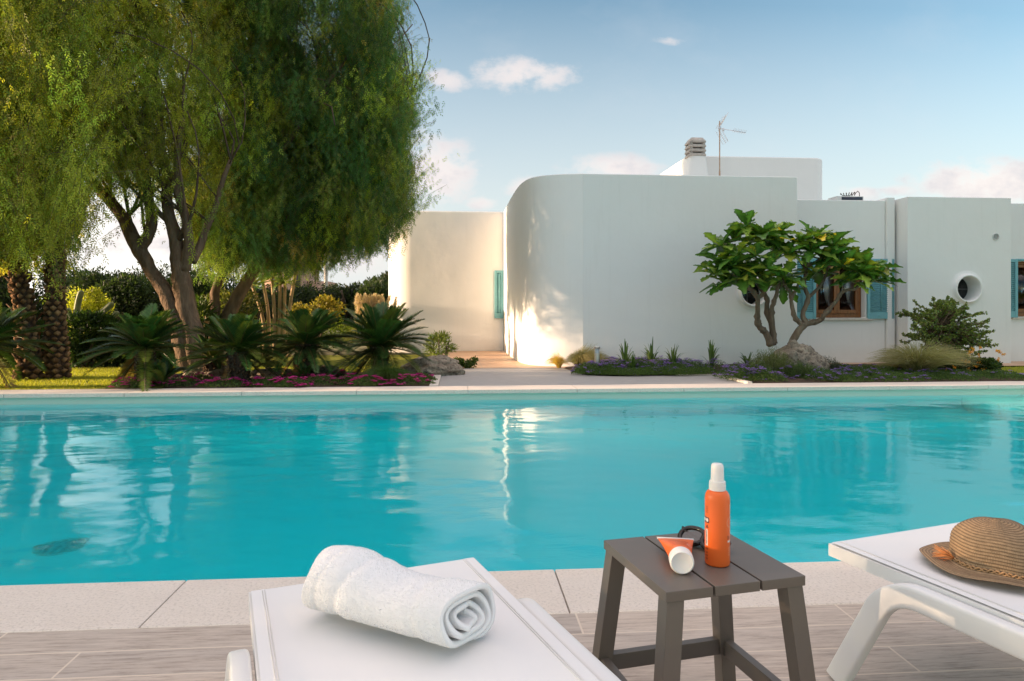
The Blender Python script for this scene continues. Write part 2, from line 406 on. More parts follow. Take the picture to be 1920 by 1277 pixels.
def water():
    m, nt, b = mat('pool_water'); o_ = nt.nodes['Material Output']; nt.nodes.remove(b)
    gl = N(nt, 'ShaderNodeBsdfGlass', inp={'IOR': 1.333, 'Roughness': 0.0}); gl.inputs[0].default_value = (1, 1, 1, 1)
    n3 = noise_n(nt, 15, 4, .65, stretch=(.55, 1.5, 1))
    bp = N(nt, 'ShaderNodeBump', inp={'Strength': 1.0, 'Distance': .0008}); L(nt, n3, bp.inputs['Height']); L(nt, bp.outputs[0], gl.inputs['Normal'])
    L(nt, gl.outputs[0], o_.inputs[0])
    va = N(nt, 'ShaderNodeVolumeAbsorption', inp={'Density': 1.0}); va.inputs[0].default_value = (.06, .945, .968, 1); L(nt, va.outputs[0], o_.inputs[1])
    # real ripples: a fine grid displaced by many small wave trains
    rg = np.random.default_rng(4); x0, x1, y0, y1 = PX0 + .005, PX1 - .005, YN1 - .035, YF0 + .035
    nx, ny = 800, 250; X, Yv = np.meshgrid(np.linspace(x0, x1, nx), np.linspace(y0, y1, ny)); Zw = np.zeros_like(X)
    for k in range(90):
        lam = .10 * (14 ** rg.random()); kk = 2 * math.pi / lam; th = rg.normal(R(78), R(34)); ph = rg.uniform(0, 6.28)
        warp = .25 * lam * np.sin(X * .7 + k) ; sl_ = .0036 * (lam / .5) ** -.05
        Zw += sl_ / kk * np.sin(kk * (np.cos(th) * X + np.sin(th) * Yv + warp) + ph)
    cal = .8 + .4 * np.sin(X * .55 + 1.2 * np.sin(Yv * .8) + 1.0) * np.sin(Yv * .9 + .6 * np.sin(X * .7)); Zw *= cal
    V = np.stack([X, Yv, WZ + Zw], 2).reshape(-1, 3); a = (np.arange(ny - 1)[:, None] * nx + np.arange(nx - 1)[None]).ravel()
    mb = MB(); mb.addq(V, np.stack([a, a + 1, a + nx + 1, a + nx], 1))
    def ridx(seq, flip):
        V2 = V[seq]; B = V2.copy(); B[:, 2] = -1.5; n = len(seq); q = np.arange(n - 1); Q = np.stack([q, q + 1, q + 1 + n, q + n], 1); mb.addq(np.concatenate([V2, B]), Q[:, ::-1] if not flip else Q)
    ridx(np.arange(nx), False); ridx((ny - 1) * nx + np.arange(nx), True); ridx(np.arange(ny) * nx, True); ridx(np.arange(ny) * nx + nx - 1, False)
    mb.add([(x0, y0, -1.5), (x1, y0, -1.5), (x1, y1, -1.5), (x0, y1, -1.5)], [(0, 3, 2, 1)])
    me = mb.mesh(False); bm = bmesh.new(); bm.from_mesh(me); bmesh.ops.remove_doubles(bm, verts=bm.verts, dist=1e-5); bmesh.ops.recalc_face_normals(bm, faces=bm.faces); bm.to_mesh(me); bm.free()
    tag(link('water', me, m, ang=40), kind='structure')
water()
# planting beds (soil) with a low uneven surface
def soil_mat():
    m, nt, b = mat('soil')
    L(nt, ramp(nt, noise_n(nt, 9, 6, .7), [(.3, (.045, .028, .018)), (.7, (.12, .075, .048))]), b.inputs['Base Color']); b.inputs['Roughness'].default_value = 1
    bump(nt, b, noise_n(nt, 40, 5, .7), 1, .03); return m
SOIL = soil_mat()
def bed(name, poly_in, x0, x1, y0, y1, base, hgt):
    nx, ny = int((x1 - x0) / .09), int((y1 - y0) / .09); V = []; Fc = []
    for j in range(ny + 1):
        for i in range(nx + 1):
            x = x0 + (x1 - x0) * i / nx; y = y0 + (y1 - y0) * j / ny
            e = min(1, (y - y0) / .3) * min(1, (x - x0) / .3) * min(1, (x1 - x) / .3)
            V.append((x, y, base + e * (hgt * (.6 + .6 * noise.noise(Vector((x * 1.3, y * 1.3, 3)))) + .015 * noise.noise(Vector((x * 9, y * 9, 1))))))
    for j in range(ny):
        for i in range(nx):
            a = j * (nx + 1) + i; cx = (V[a][0] + V[a + 1][0]) / 2; cy = (V[a][1] + V[a + nx + 1][1]) / 2
            if poly_in(cx, cy): Fc.append((a, a + 1, a + nx + 2, a + nx + 1))
    mb = MB(); mb.add(V, Fc); tag(mb.build(name, SOIL, smooth=True, colors=False), kind='structure')
bed('planting_bed', lambda x, y: x > -4.6 + .5 * math.sin(y * 3) * .3 + max(0, (y - 9.2)) * .25 and y < 10.9 + .3 * math.sin(x * 2), -4.8, -.41, 8.955, 11.3, -.02, .06)
bed('planting_bed', lambda x, y: (x > 3.89 or y > 10.2 + .15 * abs(math.sin(x * 3)) + max(0, 2.25 - x) * 1.2), 1.75, 8.5, 8.955, 11.93, -.02, .05)

def paving_mat():
    m, nt, b = mat('grey_paving')
    g = noise_n(nt, 6, 7, .7, stretch=(1, 9, 1)); c = ramp(nt, g, [(.3, (.30, .285, .27)), (.7, (.46, .44, .42))])
    L(nt, c, b.inputs['Base Color']); b.inputs['Roughness'].default_value = .7; bump(nt, b, g, .3, .004); return m
mb = MB(); PB = [(-.28, 8.955), (3.87, 8.955), (3.87, 10.22), (3.0, 10.22), (2.3, 10.17), (1.95, 10.35), (1.85, 10.7), (1.8, 11.4), (1.75, 11.7), (-.28, 11.7)]
mb.add([(x, y, -.012) for x, y in PB], [tuple(range(len(PB)))])
tag(mb.build('paving', paving_mat(), colors=False), kind='structure')
mb = MB(); mb.box((-.40, 8.955, -.05), (-.285, 11.7, .012)); mb.box((3.875, 8.955, -.05), (3.94, 10.2, .02)); mb.box((3.3, 10.225, -.05), (3.94, 10.26, .004))
tag(mb.build('paving_edge', SM, bevel=.004, colors=False), kind='structure')
def terracotta():
    m, nt, b = mat('terracotta_tile')
    g = N(nt, 'ShaderNodeNewGeometry').outputs['Position']
    br = N(nt, 'ShaderNodeTexBrick'); br.offset = 0
    for k, v_ in (('Scale', 1), ('Brick Width', .62), ('Row Height', .62), ('Mortar Size', .008), ('Bias', 0)): br.inputs[k].default_value = v_
    br.inputs['Color1'].default_value = (.42, .23, .13, 1); br.inputs['Color2'].default_value = (.52, .31, .18, 1); br.inputs['Mortar'].default_value = (.30, .22, .16, 1)
    mp = N(nt, 'ShaderNodeMapping'); mp.inputs['Location'].default_value = (30, 30, 0); L(nt, g, mp.inputs[0]); L(nt, mp.outputs[0], br.inputs[0])
    c = MIX(nt, noise_n(nt, 7, 5, .7), br.outputs[0], (.60, .40, .26)); L(nt, c, b.inputs['Base Color']); b.inputs['Roughness'].default_value = .55
    bump(nt, b, noise_n(nt, 30, 4, .6), .2, .004); return m
TC = terracotta()
sheet('patio', [(-.4, 11.705, 1.9, 16.69)], -.016, TC)
sheet('path', [(5.9, 11.94, 18, 12.6), (8.5, 11.5, 18, 11.94)], -.01, TC)
# trimmed grass blades over the lawn
def grass():
    rg = np.random.default_rng(5); P = []
    n = 90000
    x = rg.uniform(-10.5, -1.0, n); y = 8.98 + (rg.random(n) ** 1.3) * 3.4
    k = (x < -4.5 - (y - 9.2) * -.25) | (y > 10.9); x, y = x[k], y[k]
    xr = rg.uniform(8.5, 10.5, 5000); yr = rg.uniform(9, 11.4, 5000); x = np.r_[x, xr]; y = np.r_[y, yr]; n = len(x)
    P = np.stack([x, y, np.full(n, -.03)], 1); a = rg.uniform(0, 6.28, n)
    D = unit(np.stack([np.cos(a) * .5, np.sin(a) * .5, np.ones(n)], 1)); a2 = rg.uniform(0, 6.28, n); S = np.stack([np.cos(a2), np.sin(a2), 0 * a2], 1)
    t = rg.random((n, 1)); col = np.array([.26, .30, .03]) * (1 - t) + np.array([.55, .48, .08]) * t
    mb = MB(); diamonds(mb, P, D, S, rg.uniform(.025, .05, n), .006, col, .3)
    o = mb.build('grass', leafmat('grass_blade', trans=.5)); tag(o, 'short trimmed bright green grass blades of the lawn', 'grass', kind='stuff')
grass()
# ================================================================= HOUSE
house = empty('house', (4, 12, 0), 'low white plastered villa with rounded corners, flat roofs and blue shutters behind the pool', 'house')
def prism(poly, z0, z1, bev=.035, holes=None):
    """solid extrusion of a plan polygon with a softened top edge"""
    bm = bmesh.new(); lo = [bm.verts.new((x, y, z0)) for x, y in poly]; hi = [bm.verts.new((x, y, z1)) for x, y in poly]
    n = len(poly)
    bm.faces.new(lo[::-1]); top = bm.faces.new(hi)
    for i in range(n): bm.faces.new((lo[i], lo[(i + 1) % n], hi[(i + 1) % n], hi[i]))
    bmesh.ops.recalc_face_normals(bm, faces=bm.faces)
    if bev:
        bmesh.ops.bevel(bm, geom=list(top.edges), offset=bev, segments=4, profile=.5, affect='EDGES', clamp_overlap=True)
    me = bpy.data.meshes.new('w'); bm.to_mesh(me); bm.free(); return me
def catmull(P, k=6, closed=False):
    P = [Vector(p) for p in P]; o = []
    for i in range(len(P) - 1):
        p0 = P[max(i - 1, 0)]; p1 = P[i]; p2 = P[i + 1]; p3 = P[min(i + 2, len(P) - 1)]
        for j in range(k):
            t = j / k
            o.append(.5 * ((2 * p1) + (p2 - p0) * t + (2 * p0 - 5 * p1 + 4 * p2 - p3) * t * t + (3 * p1 - p0 - 3 * p2 + p3) * t ** 3))
    o.append(P[-1]); return o
def panel(x0, x1, y, z0, z1, holes, th=.32, bev=True):
    """wall panel with real openings; the front lies at y, the back at y+th"""
    polys = [[(x0, z0), (x1, z0), (x1, z1), (x0, z1)]] + holes
    flat = [p for q in polys for p in q]
    tris = tessellate_polygon([[Vector((a, b, 0)) for a, b in q] for q in polys])
    n = len(flat); mb = MB()
    V = [(a, y, b) for a, b in flat] + [(a, y + th, b) for a, b in flat]
    Fc = []
    for t in tris:
        a, b, c = t; ar = (flat[b][0] - flat[a][0]) * (flat[c][1] - flat[a][1]) - (flat[c][0] - flat[a][0]) * (flat[b][1] - flat[a][1])
        if abs(ar) < 1e-9: continue
        if ar < 0: a, b, c = a, c, b
        Fc.append((a, b, c)); Fc.append((a + n, c + n, b + n))
    k = 0
    for q in polys:
        m = len(q)
        for i in range(m):
            i2 = (i + 1) % m; Fc.append((k + i2, k + i, k + i + n, k + i2 + n))
        k += m
    mb.add(V, Fc); return mb
def circ(cx, cz, r, n=40): return [(cx + r * math.cos(2 * math.pi * i / n), cz - r * math.sin(2 * math.pi * i / n)) for i in range(n)]
def rect(x0, z0, x1, z1): return [(x0, z0), (x0, z1), (x1, z1), (x1, z0)]
YW = 11.95
# --- main block: rounded west corner, flat south wall with a round window
xf = 2.17
cv = catmull([(xf, YW), (1.83, YW + .065), (1.52, YW + .20), (1.31, YW + .42), (1.20, YW + .76), (1.13, YW + 1.4), (1.09, YW + 2.7), (1.07, 16.6)], 7)
outer = [(p.x, p.y) for p in [Vector((a[0], a[1], 0)) if isinstance(a, tuple) else Vector((a.x, a.y, 0)) for a in cv]]
poly = outer + [(6.0, 16.6), (6.0, YW + .33), (xf, YW + .33)]
link('wall', prism(poly, -.1, 3.405, .02), PL, house, ang=35)
RW2 = (5.27, 1.31)
panel(xf + .001, 6.10, YW, -.1, 3.405, [circ(*RW2, .235)]).build('wall', PL, house, bevel=.02, seg=4, colors=False, keep=lambda e: all(v_.co.x < xf + .01 for v_ in e.verts))
# --- west wing behind, rounded corner
c0 = [(-1.80, 18.6)] + [(-1.80 + .62 * (1 - math.cos(a)), 16.7 + .75 * (1 - math.sin(a))) for a in [R(x) for x in range(0, 91, 9)]]
link('wall', prism(c0 + [(1.06, 16.7), (1.06, 21), (-1.8, 21)], -.1, 3.40, .05), PL, house, ang=35)
# --- middle recess with the wooden window
YR = 12.40; WX0, WX1, WZ0, WZ1 = 6.68, 7.66, .84, 1.915
panel(6.102, 8.06, YR, -.1, 3.07, [rect(WX0, WZ0, WX1, WZ1)]).build('wall', PL, house, bevel=.018, seg=3, colors=False)
mb = MB(); mb.box((8.065, YR - .05, -.1), (8.22, YR + .3, 3.12)); mb.build('pilaster', PL, house, bevel=.015, colors=False)
# --- east bay with the second round window
RW1 = (9.43, 1.385); YB = 12.06
panel(8.27, 10.31, YB, -.1, 3.09, [circ(*RW1, .235)], .6).build('wall', PL, house, bevel=.02, seg=3, colors=False)
# --- east recess with the half seen window
YE = 12.47; EX0, EX1 = 10.78, 11.75
panel(10.312, 16, YE, -.1, 3.06, [rect(EX0, .86, EX1, 1.93)]).build('wall', PL, house, bevel=.018, seg=3, colors=False)
# --- roof slabs and back walls that close the volumes
mb = MB(); mb.box((6.15, 12.8, -.1), (16, 13.1, .0)); mb.box((6.2, 12.75, 2.7), (16, 17, 2.95)); mb.box((6.2, 16.9, -.1), (16, 17, 2.69)); mb.box((6.11, 12.73, 0), (6.16, 16.9, 2.69)); mb.box((8.3, 12.73, 0), (8.36, 16.9, 2.69)); mb.build('roof', PL, house, colors=False)
# --- upper storey block with rounded east corner
X0, X1_, Y0 = 5.24, 8.62, 15.43
rc = .35
up = [(X0, Y0)] + [(X1_ - rc + rc * math.sin(a), Y0 + rc * (1 - math.cos(a))) for a in [R(x) for x in range(0, 91, 10)]] + [(X1_, 18.5), (X0, 18.5)]
link('upper_wall', prism(up, 2.9, 4.56, .04), PL, house, ang=35)
# --- chimney with flared stack and a louvred stone cap
def chimney():
    Yc = 15.1; mb = MB(); rings = [(4.90, 5.64, 3.3), (5.05, 5.57, 3.97), (5.15, 5.52, 4.44)]
    V = []; n = 20
    for a, b_, z in rings:
        cx = (a + b_) / 2; w_ = (b_ - a) / 2; d = w_ * .95
        for k in range(n):
            t = 2 * math.pi * k / n; c_, s_ = math.cos(t), math.sin(t); e = .45
            V.append((cx + math.copysign(abs(c_) ** e, c_) * w_, Yc + math.copysign(abs(s_) ** e, s_) * d, z))
    Fc = [(i * n + k, i * n + (k + 1) % n, (i + 1) * n + (k + 1) % n, (i + 1) * n + k) for i in range(2) for k in range(n)] + [tuple(2 * n + k for k in range(n))]
    mb.add(V, Fc); st = mb.build('chimney', PL, house, ang=40, colors=False)
    CM = simple('grey_cap_stone', (.50, .45, .40), .9, .2, 14, .5, .01, 50); DK = simple('dark_gap', (.02, .02, .02), .9, 0)
    cx = 5.31; mb = MB(); z = 4.44
    for i in range(4):
        w0, w1 = (.185, .165) if i < 3 else (.185, .125); hh = .068 if i < 3 else .12
        V = [(cx - w0, Yc - w0, z), (cx + w0, Yc - w0, z), (cx + w0, Yc + w0, z), (cx - w0, Yc + w0, z)]
        V += [(cx - w0, Yc - w0, z + .03), (cx + w0, Yc - w0, z + .03), (cx + w0, Yc + w0, z + .03), (cx - w0, Yc + w0, z + .03)]
        V += [(cx - w1, Yc - w1, z + hh), (cx + w1, Yc - w1, z + hh), (cx + w1, Yc + w1, z + hh), (cx - w1, Yc + w1, z + hh)]
        mb.add(V, [(3, 2, 1, 0), (8, 9, 10, 11)] + [(a + k, a + (k + 1) % 4, a + 4 + (k + 1) % 4, a + 4 + k) for a in (0, 4) for k in range(4)])
        if i < 3:
            for sx in (-1, 1):
                for sy in (-1, 1): mb.box((cx + sx * .14 - .03, Yc + sy * .14 - .03, z + .066), (cx + sx * .14 + .03, Yc + sy * .14 + .03, z + .1))
        z += .1
    mb.build('chimney_cap', CM, st, colors=False)
    mb = MB(); mb.box((cx - .10, Yc - .10, 4.441), (cx + .10, Yc + .10, 4.78)); mb.build('flue', DK, st, colors=False)
chimney()
# --- round windows: moulded ring standing proud, deep tube, dark pane with a cross
GLASS, nt, b = mat('dark_glass'); b.inputs['Base Color'].default_value = (.012, .013, .015, 1); b.inputs['Roughness'].default_value = .08
BAR = simple('dark_bar', (.16, .15, .15), .5, .1, bs=0)
def round_window(cx, cz, yw):
    M4 = Matrix.Translation((cx, yw, cz)) @ Matrix.Rotation(R(90), 4, 'X')
    mb = MB()   # local z points to -Y (out of the wall)
    prof = [(.232, -.30), (.226, -.1), (.226, .05), (.232, .068), (.246, .075), (.258, .068), (.268, .045), (.276, .02), (.300, .006), (.345, -.001), (.345, -.02), (.24, -.02), (.24, -.30)]
    mb.lathe(prof, 48, M4, close=True)
    r = mb.build('round_window', PL, house, ang=60, colors=False)
    mb = MB(); mb.lathe([(.001, -.272), (.231, -.272), (.231, -.30), (.001, -.30)], 40, M4); mb.build('pane', GLASS, r, colors=False)
    mb = MB(); mb.box((-.007, -.22, -.268), (.007, .22, -.256), M4); mb.box((-.22, -.007, -.267), (.22, .007, -.257), M4); mb.build('bar', BAR, r, colors=False)
round_window(*RW1, YB); round_window(*RW2, YW)
# --- little round vent
M4 = Matrix.Translation((10.0, YB, 2.36)) @ Matrix.Rotation(R(90), 4, 'X')
mb = MB(); mb.lathe([(.001, .004), (.05, .004), (.052, .016), (.062, .016), (.066, -.01)], 28, M4); vt = mb.build('vent', simple('vent_plastic', (.55, .55, .54), .6, .05), house, ang=40, colors=False)
mb = MB()
for k in range(-3, 4): mb.box((-.045 + abs(k) * .003, k * .013 - .003, .005), (.045 - abs(k) * .003, k * .013 + .003, .012), M4)
mb.build('grille', simple('vent_slats', (.40, .41, .41), .6, .05), vt, colors=False)
# --- windows with louvred shutters
WOOD, nt, b = mat('varnished_wood')
g = noise_n(nt, 12, 6, .65, stretch=(6, 6, .7)); L(nt, ramp(nt, g, [(.3, (.15, .050, .014)), (.7, (.33, .13, .036))]), b.inputs['Base Color']); b.inputs['Roughness'].default_value = .35
BLUE = simple('blue_shutter_paint', (.175, .43, .475), .5, .10, 4, .15, .002, 90)
SILL = simple('stone_sill', (.60, .56, .50), .8, .1, 20, .3, .004)
CUR, nt, b = mat('net_curtain'); L(nt, ramp(nt, noise_n(nt, 3, 4, .6, stretch=(3, 1, .6)), [(.3, (.62, .62, .64)), (.7, (.80, .79, .77))]), b.inputs['Base Color']); b.inputs['Roughness'].default_value = .9
tr = nt.nodes.new('ShaderNodeBsdfTranslucent'); tr.inputs[0].default_value = (.6, .58, .55, 1); mx = nt.nodes.new('ShaderNodeMixShader'); mx.inputs[0].default_value = .3
L(nt, b.outputs[0], mx.inputs[1]); L(nt, tr.outputs[0], mx.inputs[2]); L(nt, mx.outputs[0], nt.nodes['Material Output'].inputs[0])
PANE, nt, b = mat('window_glass'); nt.nodes.remove(b)
fr = N(nt, 'ShaderNodeFresnel', inp={0: 1.5}); tp = N(nt, 'ShaderNodeBsdfTransparent'); gg = N(nt, 'ShaderNodeBsdfGlossy', inp={'Roughness': .02}); mx = N(nt, 'ShaderNodeMixShader')
L(nt, M(nt, 'MULTIPLY', fr.outputs[0], 1.6, clamp=True), mx.inputs[0]); L(nt, tp.outputs[0], mx.inputs[1]); L(nt, gg.outputs[0], mx.inputs[2]); L(nt, mx.outputs[0], nt.nodes['Material Output'].inputs[0])
def shutter(x0, z0, z1, w_, M4, y=-.05, handle=True):
    mb = MB(); st = .055; t = .035
    mb.box((x0, y, z0), (x0 + st, y + t, z1), M4); mb.box((x0 + w_ - st, y, z0), (x0 + w_, y + t, z1), M4)
    mb.box((x0 + st, y + .002, z0), (x0 + w_ - st, y + t - .002, z0 + .12), M4); mb.box((x0 + st, y + .002, z1 - .06), (x0 + w_ - st, y + t - .002, z1), M4)
    s_ = mb.build('shutter', BLUE, house, bevel=.003, seg=1, colors=False)
    mb = MB(); z = z0 + .135
    while z < z1 - .075:
        mm = M4 @ Matrix.Translation((0, y + t / 2, z)) @ Matrix.Rotation(R(52), 4, 'X')
        mb.box((x0 + st - .002, -.024, -.004), (x0 + w_ - st + .002, .024, .004), mm); z += .038
    mb.box((x0 + w_ / 2 - .008, y - .012, z0 + .15), (x0 + w_ / 2 + .008, y - .004, z1 - .09), M4)
    mb.build('louver', BLUE, s_, colors=False)
    if handle:
        mb = MB(); mb.lathe([(.001, .02), (.012, .018), (.014, .01), (.007, .006), (.007, 0)], 12, M4 @ Matrix.Translation((x0 + w_ * .42, y, z0 + .06)) @ Matrix.Rotation(R(90), 4, 'X'))
        mb.build('handle', BLUE, s_, colors=False)
    return s_
def wood_window(x0, x1, z0, z1, y, split=.5):
    yf = y + .13; mb = MB(); f = .065
    mb.box((x0 + .003, yf, z0 + .001), (x0 + f, yf + .06, z1 - .002)); mb.box((x1 - f, yf, z0 + .001), (x1 - .003, yf + .06, z1 - .002))
    mb.box((x0 + f, yf + .002, z0 + .001), (x1 - f, yf + .06, z0 + .075)); mb.box((x0 + f, yf + .002, z1 - .05), (x1 - f, yf + .06, z1 - .002))
    xm = x0 + (x1 - x0) * split
    win = mb.build('window', WOOD, house, bevel=.004, seg=1, colors=False)
    for a, b_ in ((x0 + f, xm - .001), (xm + .001, x1 - f)):
        mb = MB(); s_ = .055; yy_ = yf - .012
        mb.box((a, yy_, z0 + .078), (a + s_, yy_ + .05, z1 - .053)); mb.box((b_ - s_, yy_, z0 + .078), (b_, yy_ + .05, z1 - .053))
        mb.box((a + s_, yy_ + .002, z0 + .078), (b_ - s_, yy_ + .05, z0 + .15)); mb.box((a + s_, yy_ + .002, z1 - .11), (b_ - s_, yy_ + .05, z1 - .053))
        mb.build('sash', WOOD, win, bevel=.004, seg=1, colors=False)
        mb = MB(); mb.box((a + s_, yy_ + .02, z0 + .15), (b_ - s_, yy_ + .026, z1 - .11)); mb.build('pane', PANE, win, colors=False)
        mb = MB(); nx = 60; V = []; xa, xb = a - .01, b_ + .01
        for i in range(nx + 1):
            x = xa + (xb - xa) * i / nx; yc = yf + .10 + .022 * math.sin(i * .75 + 2 * a) + .01 * math.sin(i * 1.9)
            V += [(x, yc, z0 + .02), (x, yc, z1 - .02)]
        mb.add(V, [(2 * i, 2 * i + 2, 2 * i + 3, 2 * i + 1) for i in range(nx)]); mb.build('curtain', CUR, win, smooth=True, colors=False)
    mb = MB(); mb.box((x0 - .12, y - .045, z0 - .045), (x1 + .14, y + .12, z0 - .0)); mb.build('sill', SILL, win, bevel=.006, colors=False)
    mb = MB(); mb.box((x0 - .02, y - .012, z1 + .003), (x1 + .02, y + .03, z1 + .05)); mb.build('lintel', BLUE, win, colors=False)
I4 = Matrix.Identity(4)
wood_window(WX0, WX1, WZ0, WZ1, YR)
shutter(WX0 - .55, WZ0 - .02, WZ1 + .04, .54, Matrix.Translation((0, YR, 0)))
shutter(WX1 + .02, WZ0 - .02, WZ1 + .04, .53, Matrix.Translation((0, YR, 0)))
wood_window(EX0, EX1, .86, 1.93, YE)
shutter(EX0 - .44, .84, 1.97, .42, Matrix.Translation((0, YE, 0)))
# west wing shutters: one leaf flat on the wall, one standing out edge-on
shutter(.84, .78, 1.95, .22, Matrix.Translation((0, 16.7, 0)), handle=False)
Ms = Matrix.Translation((1.075, 16.68, 0)) @ Matrix.Rotation(R(-83), 4, 'Z')
shutter(0, .73, 1.99, .45, Ms, 0, handle=False)

# ================================================================= ROOF THINGS
def antenna():
    x, y = 5.80, 14.9; t = empty('aerial', (x, y, 2.95), 'thin tv aerial on a rusty mast on the roof beside the chimney', 'tv aerial')
    rust = simple('rusty_mast', (.50, .33, .22), .6, .25, 20); al = simple('aluminium', (.75, .75, .78), .4, .05, metal=.6, bs=0); ww = simple('white_grid', (.85, .78, .76), .5, .05, bs=0)
    mb = MB(); mb.tube([(x, y, 2.9), (x, y, 5.22)], .014, 8); mb.tube([(x, y - .0, 3.9), (x, y, 4.1)], .02, 8); mb.build('mast', rust, t, colors=False)
    mb = MB(); mb.tube([(x - .03, y, 5.06), (x + .16, y, 5.03), (x + .56, y - .1, 4.94)], .008, 6)
    for k in range(9):
        f = .30 + k * .032; p = Vector((x + f, y - .02 - (f - .16) * .2, 5.03 - (f - .16) * .22))
        mb.tube([p + Vector((-.02, -.09, .03)), p + Vector((.02, .09, -.01))], .004, 4)
    mb.box((x - .03, y - .02, 5.03), (x + .03, y + .02, 5.09)); mb.box((x + .07, y - .015, 4.99), (x + .1, y + .015, 5.06)); mb.build('boom', al, t, colors=False)
    for s_ in (1, -1):
        mb = MB()
        for k in range(8):
            f = k / 7; mb.tube([(x - .03 + .16 * f, y - .16, 5.05 + s_ * (.05 + .25 * f)), (x + .02 + .16 * f, y + .16, 5.05 + s_ * (.05 + .25 * f))], .0045, 4)
        for q in (-.15, 0, .15): mb.tube([(x - .03, y + q, 5.05 + s_ * .03), (x + .14, y + q, 5.05 + s_ * .32)], .005, 4)
        mb.build('reflector', ww, t, colors=False)
antenna()
def roof_unit(x0, x1, y, z1, label, coil):
    t = empty('air_conditioner', ((x0 + x1) / 2, y + .2, 2.95), label, 'air conditioner', 'cooling units on the flat roof')
    wp = simple('unit_casing', (.62, .62, .60), .5, .08); dk = simple('unit_slot', (.02, .03, .05), .4, 0, bs=0)
    mb = MB(); mb.box((x0, y, 2.951), (x1, y + .35, z1)); mb.build('casing', wp, t, bevel=.015, colors=False)
    mb = MB(); mb.box((x0 + .12, y - .006, z1 - .11), (x1 - .03, y + .01, z1 - .02)); mb.build('grille', dk, t, colors=False)
    if coil:
        cp = simple('corroded_pipe', (.10, .07, .06), .7, .3, 30); mb = MB(); P = []
        for i in range(80):
            a = i * .5; P.append((x0 + .17 + i * .0045, y + .12 + .03 * math.sin(a * .9), z1 + .045 + .035 * math.sin(a) + .03 * i / 80))
        P += [(x0 + .54, y + .1, z1 + .13), (x0 + .58, y + .1, z1 + .09), (x0 + .585, y + .1, z1)]
        mb.tube(P, .008, 6); mb.build('pipe', cp, t, colors=False)
roof_unit(8.12, 8.74, 14.2, 3.455, 'pale rooftop cooling unit with a coil of dark pipe on top', True)
roof_unit(10.2, 10.8, 14.2, 3.46, 'low rooftop cooling unit without pipes, barely above the parapet over the east bay', False)

# ================================================================= BOLLARD
def bollard():
    x, y = 2.17, 10.72; t = empty('bollard_light', (x, y, 0), 'short brushed steel bollard light standing among the purple flowers', 'bollard light')
    stl, nt, b = mat('brushed_steel'); b.inputs['Metallic'].default_value = .9; b.inputs['Base Color'].default_value = (.55, .53, .50, 1); b.inputs['Roughness'].default_value = .35
    M4 = Matrix.Translation((x, y, 0))
    mb = MB(); mb.lathe([(.042, -.03), (.042, .30), (.040, .302)], 24, M4); mb.build('post', stl, t, ang=40, colors=False)
    mb = MB(); mb.lathe([(.034, .302), (.034, .375)], 24, M4); mb.build('lens', simple('frosted_lens', (.45, .5, .55), .3, .05, bs=0), t, ang=40, colors=False)
    mb = MB(); mb.lathe([(.047, .372), (.050, .378), (.050, .405), (.044, .41)], 24, M4); mb.build('cap', stl, t, ang=40, colors=False)
bollard()
# ================================================================= FOREGROUND
def frame_px(pA, pB, pC, z):
    """ground frame: origin under pA, x axis towards pB, y axis towards pC side (made square)"""
    A, B, C_ = (PZ(*p, z) for p in (pA, pB, pC))
    ex = (B - A); ex.z = 0; wd = ex.length; ex.normalize()
    ey = Vector((-ex.y, ex.x, 0))
    if ey.dot(C_ - A) < 0: ey = -ey
    return A, ex, ey, wd
def mat4(o, ex, ey, z=0):
    ez = Vector((0, 0, 1)); m = Matrix.Identity(4)
    for i in range(3): m[i][0] = ex[i]; m[i][1] = ey[i]; m[i][2] = ez[i]; m[i][3] = o[i]
    m[2][3] = z; return m
# ---------------- loungers
WMET = simple('white_powder_coat', (.80, .79, .77), .38, .03, 5, .05, .001, 200)
def sling_mat():
    m, nt, b = mat('white_mesh_fabric')
    tcn = N(nt, 'ShaderNodeTexCoord'); sp = N(nt, 'ShaderNodeSeparateXYZ'); L(nt, tcn.outputs['Object'], sp.inputs[0])
    a = M(nt, 'SINE', M(nt, 'MULTIPLY', sp.outputs[0], 2 * math.pi / .0042)); c_ = M(nt, 'SINE', M(nt, 'MULTIPLY', sp.outputs[1], 2 * math.pi / .0042))
    wv = M(nt, 'MULTIPLY', a, c_)
    c = MIX(nt, M(nt, 'MULTIPLY_ADD', wv, .5, .5), (.78, .775, .77), (.86, .855, .845))
    c = MIX(nt, M(nt, 'MULTIPLY', noise_n(nt, 3, 4, .6), .3), c, (.80, .79, .77))
    L(nt, c, b.inputs['Base Color']); b.inputs['Roughness'].default_value = .55; b.inputs['Specular IOR Level'].default_value = .35
    bump(nt, b, wv, .35, .0006); return m
SLING = sling_mat()
